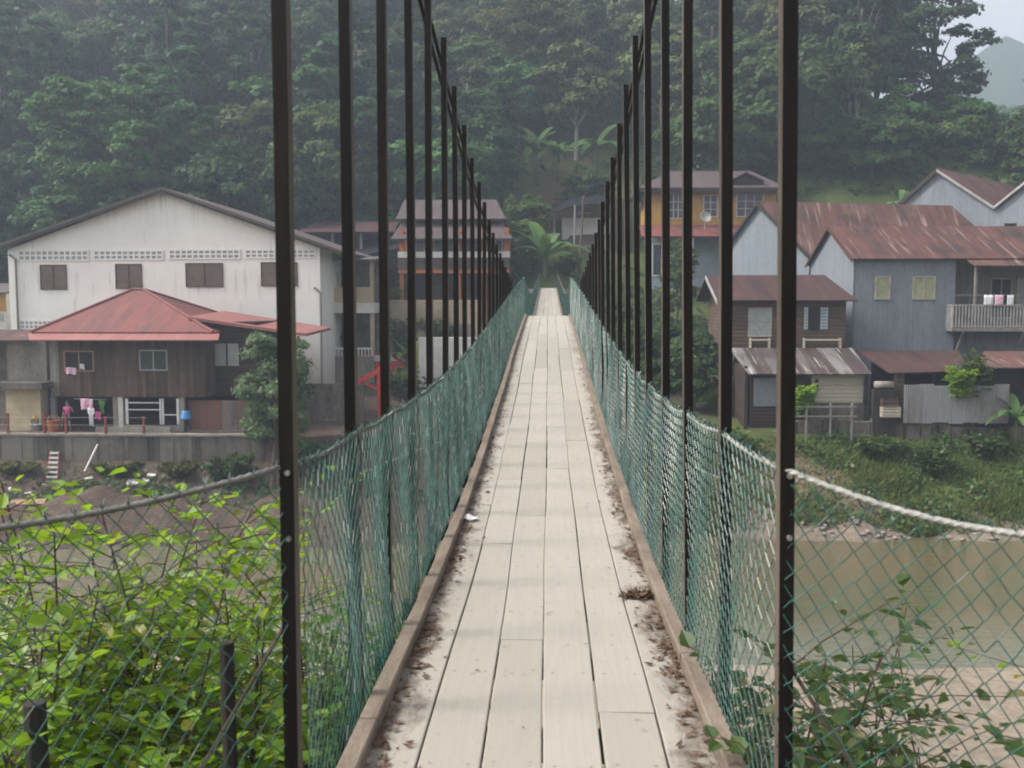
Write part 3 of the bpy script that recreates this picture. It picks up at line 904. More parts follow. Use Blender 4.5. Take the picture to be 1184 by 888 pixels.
def white_hall():
    Y = 62.0
    bl = at(15, 440, Y); br = at(372, 440, Y); x0, x1 = bl.x, br.x
    ap = at(186, 222, Y); e0 = at(15, 289, Y).z; e1 = at(372, 284, Y).z
    z0 = Hs((x0 + x1) / 2, Y) - 1.2
    root = house('white_hall', ((x0 + x1) / 2, Y, z0), 'large white gabled hall with brown roof behind the red roofed wooden house', 'hall')
    t = NT('white_hall_wall')
    co = t.coord((2.2, 2.2, .22)); n1 = t.noise(co, 1.3, 5, .65); n2 = t.noise(t.coord(), .5, 4, .6); n3 = t.noise(t.coord(), 9, 4, .6)
    base = t.mix(t.ramp(n2, .3, .7), (0.77, 0.745, 0.705), (0.69, 0.665, 0.625))
    base = t.mix(t.math('MULTIPLY', t.ramp(n3, .55, .75), .2), base, (.42, .39, .36))
    base = t.mix(t.math('MULTIPLY', t.ramp(n1, .6, .78), .55), base, (0.34, 0.285, 0.245))
    tc = t.n('ShaderNodeTexCoord'); sz = t.n('ShaderNodeSeparateXYZ'); t.l(tc.outputs['Object'], sz.inputs[0])
    low = t.ramp(t.math('ADD', sz.outputs['Z'], t.math('MULTIPLY', n1, -2.0)), 7.4, 5.2)
    base = t.mix(t.math('MULTIPLY', low, .5), base, (0.42, 0.35, 0.29))
    drip = t.noise(t.coord((3.4, 1, .16)), 1.0, 4, .6); patch = t.noise(t.coord((.32, .1, .1)), 1.0, 2, .5)
    zone = t.math('MULTIPLY', t.ramp(sz.outputs['Z'], 11.0, 12.3), t.ramp(sz.outputs['Z'], 13.4, 12.6))
    base = t.mix(t.math('MULTIPLY', t.math('MULTIPLY', t.ramp(drip, .52, .66), zone), t.math('MULTIPLY', t.ramp(patch, .40, .6), .75)), base, (0.20, 0.16, 0.14))
    top = t.math('MULTIPLY', t.ramp(sz.outputs['Z'], 15.4, 17.6), t.ramp(drip, .5, .7))
    base = t.mix(t.math('MULTIPLY', top, .6), base, (0.30, 0.22, 0.17))
    wm = t.done(t.bsdf(base, .85, .25, t.bump(n3, .12, .01)))
    mb = MB().prism([(x0, z0), (x1, z0), (x1, e1), (ap.x, ap.z), (x0, e0)], Y, Y + 17)
    hp(root, mb, 'wall', wm)
    # roof: two sheets with overhang
    rb = MB()
    l = at(-4, 283, Y - .5); r = at(397, 290, Y - .5); a = at(186, 216, Y - .5)
    rb.slab([l, a, (a.x, Y + 17.4, a.z), (l.x, Y + 17.4, l.z)], .14)
    rb.slab([a + Vector((.002, 0, 0)), r, (r.x, Y + 17.4, r.z), (a.x + .002, Y + 17.4, a.z)], .14)
    hp(root, rb, 'roof', M['greyroof'])
    fb = MB()
    fb.plate([l + Vector((0, -.03, -.16)), a + Vector((0, -.03, -.16)), a + Vector((0, -.03, -.34)), l + Vector((0, -.03, -.34))], (0, .08, 0))
    fb.plate([a + Vector((0.002, -.03, -.16)), r + Vector((0, -.03, -.16)), r + Vector((0, -.03, -.34)), a + Vector((0.002, -.03, -.34))], (0, .08, 0))
    hp(root, fb, 'bargeboard', M['black'])
    # stains below the windows and the ridge are dried-on drips: thin strips of discoloured paint
    for (a0, a1, b0, b1) in ((48, 76, 307, 334), (135, 163, 306, 333), (216, 257, 305, 331), (303, 343, 304, 330)):
        p = at(a0, b1, Y); q = at(a1, b0, Y)
        window(root, p.x, q.x, p.z, q.z, Y, M['rust'], M['brownglass'], 2, 1, .05)
    for (a0, a1, b0, b1, nc) in ((22, 102, 290, 301, 12), (109, 188, 290, 300, 12), (196, 277, 289, 299, 12), (284, 364, 289, 298, 12), (24, 60, 371, 380, 7)):
        p = at(a0, b1, Y); q = at(a1, b0, Y)
        vb = MB().box(p.x, q.x, Y - .012, Y + .01, p.z, q.z)
        v = hp(root, vb, 'vent', M['greyglass'])
        gb = MB()
        for i in range(nc + 1):
            x = p.x + (q.x - p.x) * i / nc
            gb.box(x - .05, x + .05, Y - .05, Y - .012, p.z - .05, q.z + .05)
        for z in (p.z, (p.z + q.z) / 2, q.z):
            gb.box(p.x - .05, q.x + .05, Y - .045, Y - .013, z - .045, z + .045)
        sub(root, v, gb, 'vent_grid', wm)
    pb = MB()
    for px, pt, po in ((19, 300, -.12), (371, 338, -.1)):
        p = at(px, pt, Y)
        pb.tube([(p.x - .4, Y + po, p.z + .3), (p.x, Y + po, p.z), (p.x, Y + po, z0 + 1)], .07, 8)
    hp(root, pb, 'drainpipe', M['greyboard'])


white_hall()


def hall_annex():
    Y = 66.0
    a = at(375, 440, Y); b = at(432, 440, Y)
    zg = Hs(a.x, Y) - .6
    root = house('balcony_annex', ((a.x + b.x) / 2, Y, zg), 'beige balcony block attached to the right end of the white hall', 'building')
    zt = lambda py: at(390, py, Y).z
    hp(root, MB().box(a.x + .1, b.x, Y + 2.2, Y + 5, zg, zt(296)), 'back_wall', M['old_concrete'])
    hp(root, MB().box(a.x + .0, b.x + .1, Y - .1, Y + 5, zt(362), zt(350)), 'balcony_slab', M['pale'])
    hp(root, MB().box(a.x + .02, b.x, Y, Y + .12, zt(350) + .003, zt(332)), 'parapet', M['beige'])
    hp(root, MB().box(a.x + .02, b.x, Y, Y + .12, zg, zt(412)), 'low_wall', M['concrete'])
    rb = MB()
    n = 14
    for i in range(n + 1):
        x = a.x + .1 + (b.x - a.x - .2) * i / n
        rb.box(x - .03, x + .03, Y + .02, Y + .08, zt(412) + .003, zt(404))
    rb.box(a.x + .1, b.x - .1, Y + .01, Y + .09, zt(404) + .003, zt(402))
    hp(root, rb, 'railing', M['whitepaint'])
    for px in (376, 406, 430):
        p = at(px, 400, Y)
        hp(root, MB().box(p.x - .12, p.x + .12, Y + .14, Y + .38, zg, zt(300)), 'column', M['beige'])
    hp(root, MB().slab([(a.x - .2, Y - .6, zt(300)), (b.x + .3, Y - .6, zt(300)), (b.x + .3, Y + 5.3, zt(292)), (a.x - .2, Y + 5.3, zt(292))], .1), 'roof', M['greyroof'])


hall_annex()


def red_roof_house():
    Y = 53.0
    P = lambda px, py, y=Y: at(px, py, y)
    zt = 4.0
    root = house('wooden_stilt_house', (P(150, 500).x, Y, zt), 'two storey brown plank house with a red hipped roof above the riverbank', 'house')
    x0, x1 = P(68, 425).x, P(237, 425).x
    zu0, zu1 = P(150, 459).z, P(150, 388).z
    D = 9.0
    hp(root, MB().box(x0, x1, Y, Y + D, zu0, zu1), 'upper_wall', M['woodwall'])
    g0 = P(56, 425).x
    hp(root, MB().box(g0, x0 - .003, Y + .15, Y + D, zu0 + .02, zu1 - .02), 'grey_plank_wall', M['greyboard'])
    # right wing, set back
    w0, w1 = x1 + .003, P(296, 425, Y + 1.6).x
    hp(root, MB().box(w0, w1, Y + 1.6, Y + D - 1, P(260, 456, Y + 1.6).z, P(260, 372, Y + 1.6).z), 'wing_wall', M['darkwood'])
    # floor, lower storey
    hp(root, MB().box(g0, w1, Y + .3, Y + D, zt - .4, zt + .06), 'floor_slab', M['concrete'])
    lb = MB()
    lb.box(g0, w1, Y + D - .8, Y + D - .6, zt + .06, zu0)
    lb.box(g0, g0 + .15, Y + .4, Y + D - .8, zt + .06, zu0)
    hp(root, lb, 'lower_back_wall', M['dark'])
    fw = MB()
    a, b = P(137, 490).x, P(211, 490).x
    fw.box(a, b, Y + .1, Y + .28, zt, P(170, 492).z)
    hp(root, fw, 'low_wall', M['concrete'])
    a2, b2 = P(120, 495).x, P(205, 495).x
    hp(root, MB().box(a2, b2, Y - 1.0, Y - .8, zt, P(160, 494, Y - 1).z), 'yard_wall', M['concrete'])
    for px, m in ((133, 'concrete'), (139, 'pale'), (210, 'concrete'), (61, 'greyboard')):
        p = P(px, 480)
        hp(root, MB().box(p.x - .13, p.x + .13, Y + .06, Y + .32, zt, zu0 - .003), 'post', M[m])
    # glazed front of the lower storey
    wb = MB()
    a, b = P(146, 490).x, P(205, 490).x; za, zb = P(170, 491).z, P(170, 461).z
    fr = .07
    for x in (a, P(185, 480).x, P(187, 480).x, b):
        wb.box(x - fr, x + fr, Y + .12, Y + .2, za, zb)
    for pz in (466, 474):
        wb.box(a, P(184, 480).x, Y + .13, Y + .19, P(170, pz).z - .03, P(170, pz).z + .03)
    wb.box(P(188, 480).x, b, Y + .13, Y + .19, P(190, 480).z - .03, P(190, 480).z + .03)
    hp(root, wb, 'lower_window_frame', M['whitepaint'])
    # windows
    p, q = P(76, 428), P(107, 407)
    w = window(root, p.x, q.x, p.z, q.z, Y, M['planktan'], M['dark'], 2, 1, .07)
    p, q = P(163, 427), P(192, 406)
    window(root, p.x, q.x, p.z, q.z, Y, M['greyglass'], M['glass'], 2, 1, .07)
    p, q = P(249, 423, Y + 1.6), P(276, 397, Y + 1.6)
    window(root, p.x, q.x, p.z, q.z, Y + 1.6, M['darkwood'], M['paleglass'], 2, 1, .09)
    # roof
    ze = P(150, 384, Y - .3).z
    l, r = P(36, 384, Y - .3), P(246, 384, Y - .3)
    ra, rb_ = at(154, 335, Y + 4.6), at(166, 335, Y + 4.6)
    bl, br = Vector((l.x, Y + D + .4, ze)), Vector((r.x, Y + D + .4, ze))
    rb_.z = ra.z
    l.z = r.z = ze
    roof = MB()
    roof.slab([l, r, rb_, ra], .07)
    roof.slab([bl, l, ra], .07)
    roof.slab([r, br, rb_], .07)
    roof.slab([br, bl, ra, rb_], .07)
    hp(root, roof, 'roof', M['redroof'])
    ridge = MB()
    for A, B in ((ra, rb_), (l, ra), (r, rb_), (bl, ra), (br, rb_)):
        ridge.tube([A + Vector((0, 0, .02)), B + Vector((0, 0, .02))], .09, 6)
    hp(root, ridge, 'ridge_cap', M['redroof'])
    aw = MB()
    a, b = P(32, 384, Y - .25), P(254, 384, Y - .25)
    c, d = P(34, 393, Y - 1.3), P(252, 393, Y - 1.3)
    aw.slab([c, d, (b.x, b.y, a.z - .06), (a.x, a.y, a.z - .06)], .06)
    hp(root, aw, 'awning', M['pinkroof'])
    sw = MB()
    a, b = at(236, 363, Y + 3.5), at(367, 383, Y + 3.5)
    sw.slab([(a.x, Y + .9, a.z - .12), (b.x, Y + .9, b.z - .05), (b.x, Y + 7, b.z + .12), (a.x, Y + 7, a.z + .15)], .16)
    hp(root, sw, 'side_roof', M['pinkroof'])
    sp = MB()
    sp.tube([(b.x - .5, Y + 1.2, b.z - .2), (b.x - .75, Y + 1.2, b.z - 1.0)], .09, 6)
    hp(root, sp, 'side_bracket', M['redpaint'])
    # patched fence under the wing
    hp(root, MB().box(P(214, 480).x, P(287, 480).x, Y + .5, Y + .56, zt + .05, P(250, 464).z), 'zinc_screen', M['patchzinc'])


red_roof_house()


def concrete_annex():
    Y = 53.5
    P = lambda px, py, y=Y: at(px, py, y)
    zt = 4.0
    root = house('concrete_annex', (P(20, 480).x, Y, zt), 'stained grey concrete annex with rusty roof at the left end of the plank house', 'building')
    x0, x1 = P(-60, 450).x, P(9, 450).x
    xb = P(55, 450).x
    hp(root, MB().box(x1, xb, Y, Y + 7, zt, P(20, 394).z), 'wall', M['concrete'])
    hp(root, MB().box(x0, x1 - .003, Y + 1.0, Y + 7, zt, P(0, 394).z), 'side_wall', M['old_concrete'])
    rs = MB().slab([P(-60, 394, Y - .8), P(37, 393, Y - .8), P(37, 381, Y + 3), P(-60, 381, Y + 3)], .07)
    hp(root, rs, 'roof', M['rustroof2'])
    hp(root, MB().box(P(-10, 440, Y - 1.4).x, P(50, 440, Y - 1.4).x, Y - 1.6, Y - .003, P(20, 447).z, P(20, 440).z), 'porch_roof', M['old_concrete'])
    hp(root, MB().box(P(6, 470, Y - 1).x, P(46, 470, Y - 1).x, Y - .9, Y - .1, zt, P(20, 447).z - .003), 'porch_wall', M['cream'])


concrete_annex()


def left_beige_house():
    Y = 64.0
    P = lambda px, py, y=Y: at(px, py, y)
    a, b = P(-90, 400).x, P(14, 400).x - .3
    zg = Hs(a, Y) - .8
    root = house('ochre_house', ((a + b) / 2, Y, zg), 'low ochre walled house at the left edge beside the white hall', 'house')
    hp(root, MB().box(a, b, Y, Y + 7, zg, P(0, 337).z), 'wall', M['pale'])
    hp(root, MB().box(a - .02, b + .02, Y - .03, Y - .003, P(0, 360).z, P(0, 339).z), 'ochre_band', M['ochre'])
    hp(root, MB().slab([(a, Y - .5, P(0, 338).z), (b + .2, Y - .5, P(0, 338).z), (b + .2, Y + 7.3, P(0, 325).z), (a, Y + 7.3, P(0, 325).z)], .1), 'roof', M['greyroof'])
    hp(root, MB().box(a, b - .2, Y - .05, Y - .003, P(0, 371).z, P(0, 362).z), 'vent', M['greyglass'])


left_beige_house()


def terrace_wall():
    Y = 51.2
    a, b = at(-120, 520, Y).x, at(305, 520, Y).x
    root = empty('retaining_wall', ((a + b) / 2, Y, 1.5), 0, 'long stained concrete retaining wall below the plank house terrace', 'wall')
    mb = MB()
    xs = np.linspace(a, b, 30)
    for i in range(29):
        mb.box(xs[i], xs[i + 1] - .004, Y - .02 * (i % 2), Y + .5, Hs(xs[i], Y - 1) - 1.2, 4.0)
    hp(root, mb, 'wall_face', M['old_wall'])
    cb = MB().box(a, b, Y - .08, Y + .6, 4.003, 4.11)
    hp(root, cb, 'coping', M['concrete'])
    for px in (9, 51, 76, 122, 166):
        p = at(px, 490, Y + .2)
        tag(MB().box(p.x - .055, p.x + .055, Y + .15, Y + .27, 4.115, at(px, 478 if px < 100 else 482, Y).z).build('fence_post', M['redpost']),
            'short faded red post standing along the retaining wall coping', 'post', 'red posts on the retaining wall')
    wb = MB()
    for z in (.45, .85):
        wb.tube([(a, Y + .14, 4.11 + z), (at(168, 490, Y).x, Y + .14, 4.11 + z)], .008, 5)
    tag(wb.build('fence_wire', M['rope']), 'thin wires strung between the red posts on the retaining wall', 'fence wire')


terrace_wall()


# ---- small things by the plank house
def small_things():
    zt = 4.0
    # person
    Y = 52.4
    p = at(79, 500, Y)
    feet = Vector((p.x, Y, zt + .06))
    person(feet)
    # towels and clothes hanging in the open lower storey
    def cloth(name, px0, px1, py0, py1, Y, mat, label, cat, shape=None):
        a, b = at(px0, py0, Y), at(px1, py1, Y)
        nx, nz = 7, 8
        V, Fc = [], []
        for j in range(nz + 1):
            for i in range(nx + 1):
                u, v = i / nx, j / nz
                k = 1.0
                if shape: k = shape(v)
                x = (a.x + b.x) / 2 + (u - .5) * (b.x - a.x) * k
                V.append((x, Y + .05 * math.sin(u * 11 + v * 2) * (.3 + v), a.z + (b.z - a.z) * v + .02 * math.sin(u * 5)))
        for j in range(nz):
            for i in range(nx):
                q = j * (nx + 1) + i
                Fc.append((q, q + 1, q + nx + 2, q + nx + 1))
        o = MB().add(V, Fc).build(name, mat, smooth=True)
        o.modifiers.new('thickness', 'SOLIDIFY').thickness = .012
        tag(o, label, cat)
        return o
    shirt = lambda v: 1.0 if v < .35 else .62
    cloth('towel', 93, 108, 461, 474, 52.9, M['palecloth'], 'pink bordered white towel hanging in the open lower storey', 'towel')
    cloth('white_shirt', 101, 110, 472, 493, 52.85, M['whitecloth'], 'white shirt hanging below the pink towel', 'shirt', shirt)
    cloth('pink_cloth', 109, 117, 476, 485, 52.88, M['pink'], 'small bright pink garment hanging right of the white shirt', 'garment')
    cloth('green_shirt', 114, 122, 463, 479, 53.0, M['greencloth'], 'green shirt hanging by the post in the lower storey', 'shirt', shirt)
    cloth('window_cloth', 76, 89, 425, 433, 52.9, M['palecloth'], 'pink and white cloth draped over the upstairs window sill', 'cloth')
    cloth('white_cloth', 92, 98, 421, 427, 52.9, M['whitecloth'], 'small pale cloth hanging in the right half of the upstairs window', 'cloth')
    ln = MB().tube([at(85, 461, 52.95), at(124, 462, 52.95)], .012, 5)
    tag(ln.build('clothes_line', M['rope']), 'short clothes line strung in the opening of the lower storey', 'clothes line')
    # upturned blue basin on a post
    p = at(214, 487, 51.9)
    root = empty('wooden_post', (p.x, 51.9, zt), 0, 'dark wooden post carrying the blue basin by the terrace edge', 'post')
    hp(root, MB().tube([(p.x, 51.9, zt), (p.x, 51.9, at(214, 484, 51.9).z)], .08, 8), 'shaft', M['black'])
    c = at(215, 484, 51.9)
    b = MB().lathe([(.30, -.02), (.31, .03), (.28, .10), (.22, .34), (.19, .40), (.05, .42)], c, 16)
    tag(b.build('blue_basin', M['blueplastic'], smooth=True), 'blue plastic basin upturned on a wooden post', 'basin')
    # ladder down the retaining wall
    a0, a1 = at(59, 521, 51.05), at(53, 560, 49.8)
    b0, b1 = at(68, 521, 51.05), at(66, 560, 49.8)
    root = empty('ladder', (a1.x, a1.y, a1.z), 0, 'red ladder with pale rungs leaning on the retaining wall', 'ladder')
    for s0, s1 in ((a0, a1), (b0, b1)):
        hp(root, MB().tube([s0, s1], .045, 6), 'side_rail', M['redpost'])
    for i in range(7):
        q = (i + .5) / 7
        u, v = a0.lerp(a1, q), b0.lerp(b1, q)
        hp(root, MB().box(u.x - .02, v.x + .02, u.y - .07, u.y + .03, u.z - .045, u.z + .045), 'rung', M['whitepaint'])
    # leaning white pipe
    tag(MB().tube([at(113, 514, 51.0), at(98, 545, 50.0)], .055, 8).build('pipe', M['whitepaint']), 'white pipe leaning against the retaining wall', 'pipe')
    # basket, buckets
    p = at(63, 505, 52.2)
    root = empty('basket', (p.x, 52.2, zt), 0, 'orange brown plastic basket behind the red posts', 'basket')
    hp(root, MB().lathe([(.28, 0), (.30, .1), (.36, .62), (.38, .66), (.33, .66), (.27, .12)], (p.x, 52.2, zt + .06), 14), 'body', M['orangeplastic'], smooth=True)
    hp(root, MB().tube([(p.x - .36, 52.2, zt + .7), (p.x - .2, 52.2, zt + .95), (p.x + .2, 52.2, zt + .95), (p.x + .36, 52.2, zt + .7)], .03, 6), 'handle', M['orangeplastic'])
    def bucket(px, Y, r, h, mat, label):
        p = at(px, 500, Y)
        root = empty('bucket', (p.x, Y, zt), 0, label, 'bucket')
        hp(root, MB().lathe([(r * .8, 0), (r, h), (r * 1.08, h), (r * .98, h * .93), (r * .78, .04)], (p.x, Y, zt + .06), 14), 'pail', mat, smooth=True)
        hp(root, MB().tube([(p.x - r, Y, zt + h), (p.x - r * .6, Y - r * .5, zt + h * 1.18), (p.x + r * .6, Y - r * .5, zt + h * 1.18), (p.x + r, Y, zt + h)], .012, 5), 'handle', M['rope'])
    bucket(69, 52.5, .2, .62, M['whiteplastic'], 'tall white plastic bucket right of the orange basket')
    bucket(42, 52.3, .24, .42, M['whiteplastic'], 'low white bucket below the concrete annex wall')
    p = at(41, 497, 52.6)
    hel = MB().lathe([(.17, 0), (.18, .06), (.15, .17), (.08, .23), (.02, .24)], (p.x, 52.62, zt + .72), 12)
    st = MB().box(p.x - .2, p.x + .2, 52.5, 52.8, zt + .06, zt + .72)
    tag(st.build('storage_crate', M['old_concrete'], bevel=.02), 'grey crate behind the low white bucket by the annex wall', 'crate')
    tag(hel.build('yellow_bowl', M['yellowplastic'], smooth=True), 'yellow plastic bowl upturned on the grey crate', 'bowl')
    # rubbish on the bank
    rng = random.Random(9)
    def board(px, py, Y, L, W, T, rz, mat, label, cat, name):
        p = at(px, py, Y)
        z = Hs(p.x, Y) + .07
        o = MB().box(-L / 2, L / 2, -W / 2, W / 2, 0, T).build(name, mat, bevel=.01)
        o.location = (p.x, Y, z); o.rotation_euler = (R(20), R(rng.uniform(-8, 8)), R(rz))
        tag(o, label, cat)
    board(33, 593, 46.9, 1.6, .5, .06, 12, M['planktan'], 'tan board lying on the bare left bank below the ladder', 'board', 'plank_board')
    board(160, 556, 49.6, 1.1, .5, .12, 18, M['pale'], 'pale broken slab lying on the left bank under the wall', 'slab', 'broken_slab')
    board(33, 570, 48.4, .55, .12, .1, -30, M['whiteplastic'], 'short white plastic offcut on the left bank', 'offcut', 'plastic_offcut')
    board(175, 547, 50.0, .4, .25, .12, 10, M['whiteplastic'], 'small white lump beside the broken slab on the bank', 'debris', 'white_debris')
    for i, (px, py) in enumerate(((18, 580), (52, 560), (75, 571), (103, 552), (115, 545), (84, 561), (135, 560), (40, 604), (95, 585), (12, 566))):
        Y = 46.8 + (605 - py) / 60 * 3.6
        p = at(px, py, Y)
        bm = MB().lathe([(.06, 0), (.13, .03), (.15, .09), (.11, .15), (.04, .18)], (0, 0, 0), 8)
        o = bm.build('litter_lump', M['whiteplastic'] if i % 3 == 0 else M['rock'])
        o.location = (p.x, Y, Hs(p.x, Y) - .02); o.rotation_euler = (rng.random(), rng.random(), rng.random() * 6); o.scale = (1 + rng.random(), .7, .8)
        tag(o, 'small pale lump of rubbish on the bare bank under the retaining wall', 'rubbish', 'rubbish lumps on the left bank')


def person(f):
    """standing figure in a pink top and dark shorts, one arm raised"""
    root = empty('person', f, 0, 'person in pink top and dark shorts standing in the open lower storey', 'person')
    J = {'pelvis': (0, 0, .86, .125), 'waist': (0, 0, 1.0, .115), 'chest': (0, 0, 1.2, .14), 'collar': (0, 0, 1.33, .095), 'neck': (0, -.01, 1.40, .05), 'head0': (0, -.02, 1.47, .075), 'head1': (0, -.02, 1.55, .085), 'head2': (0, -.01, 1.62, .055),
         'hipl': (-.09, 0, .8, .085), 'kneel': (-.10, -.03, .46, .055), 'anklel': (-.11, 0, .09, .036), 'toel': (-.12, -.14, .035, .03),
         'hipr': (.09, 0, .8, .085), 'kneer': (.11, -.05, .46, .055), 'ankler': (.12, .02, .09, .036), 'toer': (.14, -.12, .035, .03),
         'shl': (-.18, 0, 1.31, .06), 'ell': (-.25, .02, 1.04, .042), 'wrl': (-.24, -.06, .82, .028), 'hal': (-.24, -.08, .73, .03),
         'shr': (.18, 0, 1.31, .06), 'elr': (.33, -.04, 1.10, .042), 'wrr': (.27, -.18, 1.28, .028), 'har': (.24, -.2, 1.36, .03)}
    E = [('pelvis', 'waist'), ('waist', 'chest'), ('chest', 'collar'), ('collar', 'neck'), ('neck', 'head0'), ('head0', 'head1'), ('head1', 'head2'),
         ('pelvis', 'hipl'), ('hipl', 'kneel'), ('kneel', 'anklel'), ('anklel', 'toel'), ('pelvis', 'hipr'), ('hipr', 'kneer'), ('kneer', 'ankler'), ('ankler', 'toer'),
         ('collar', 'shl'), ('shl', 'ell'), ('ell', 'wrl'), ('wrl', 'hal'), ('collar', 'shr'), ('shr', 'elr'), ('elr', 'wrr'), ('wrr', 'har')]
    def skin(name, J, E, mat, grow=0.0, rootv=None):
        ks = list(J)
        me = bpy.data.meshes.new(name)
        me.from_pydata([J[k][:3] for k in ks], [(ks.index(a), ks.index(b)) for a, b in E], [])
        o = link(name, me, mat, root)
        o.modifiers.new('skin', 'SKIN')
        sv = me.skin_vertices[0].data
        for i, k in enumerate(ks):
            r = J[k][3] + grow; sv[i].radius = (r, r); sv[i].use_root = (k == (rootv or ks[0]))
        o.modifiers.new('smooth', 'SUBSURF').levels = 2
        o.modifiers['smooth'].render_levels = 2
        return o
    # fingers of both hands
    for hnd, side in (('hal', -1), ('har', 1)):
        hx, hy, hz, _ = J[hnd]
        up = 1 if hnd == 'har' else -1
        for i in range(4):
            n = f'{hnd}f{i}'
            J[n] = (hx + (i - 1.5) * .018, hy - .02, hz + up * (.075 - .01 * abs(i - 1.3)), .008)
            E.append((hnd, n))
        J[hnd + 't'] = (hx - side * .045, hy - .03, hz + up * .03, .009)
        E.append((hnd, hnd + 't'))
    skin('body', J, E, M['skin'])
    T = {k: J[k] for k in ('pelvis', 'waist', 'chest', 'collar', 'shl', 'shr')}
    T['slv'] = (-.215, .01, 1.18, .055); T['srv'] = (.245, -.015, 1.22, .055)
    skin('top', T, [('pelvis', 'waist'), ('waist', 'chest'), ('chest', 'collar'), ('collar', 'shl'), ('collar', 'shr'), ('shl', 'slv'), ('shr', 'srv')], M['pink'], .018)
    S = {k: J[k] for k in ('pelvis', 'hipl', 'hipr')}
    S['tl'] = (-.1, -.02, .58, .075); S['tr'] = (.105, -.03, .58, .075)
    skin('shorts', S, [('pelvis', 'hipl'), ('hipl', 'tl'), ('pelvis', 'hipr'), ('hipr', 'tr')], M['navy'], .016)
    hb = MB().lathe([(.06, -.06), (.096, 0), (.098, .05), (.08, .1), (.03, .125)], (0, .012, 1.55), 14)
    hb.build('hair', M['hair'], root, True)
    face = MB()
    for sx in (-1, 1):
        face.lathe([(.006, -.008), (.012, 0), (.006, .008)], (sx * .032, -.1, 1.555), 8)
    face.build('eyes', M['dark'], root)


small_things()


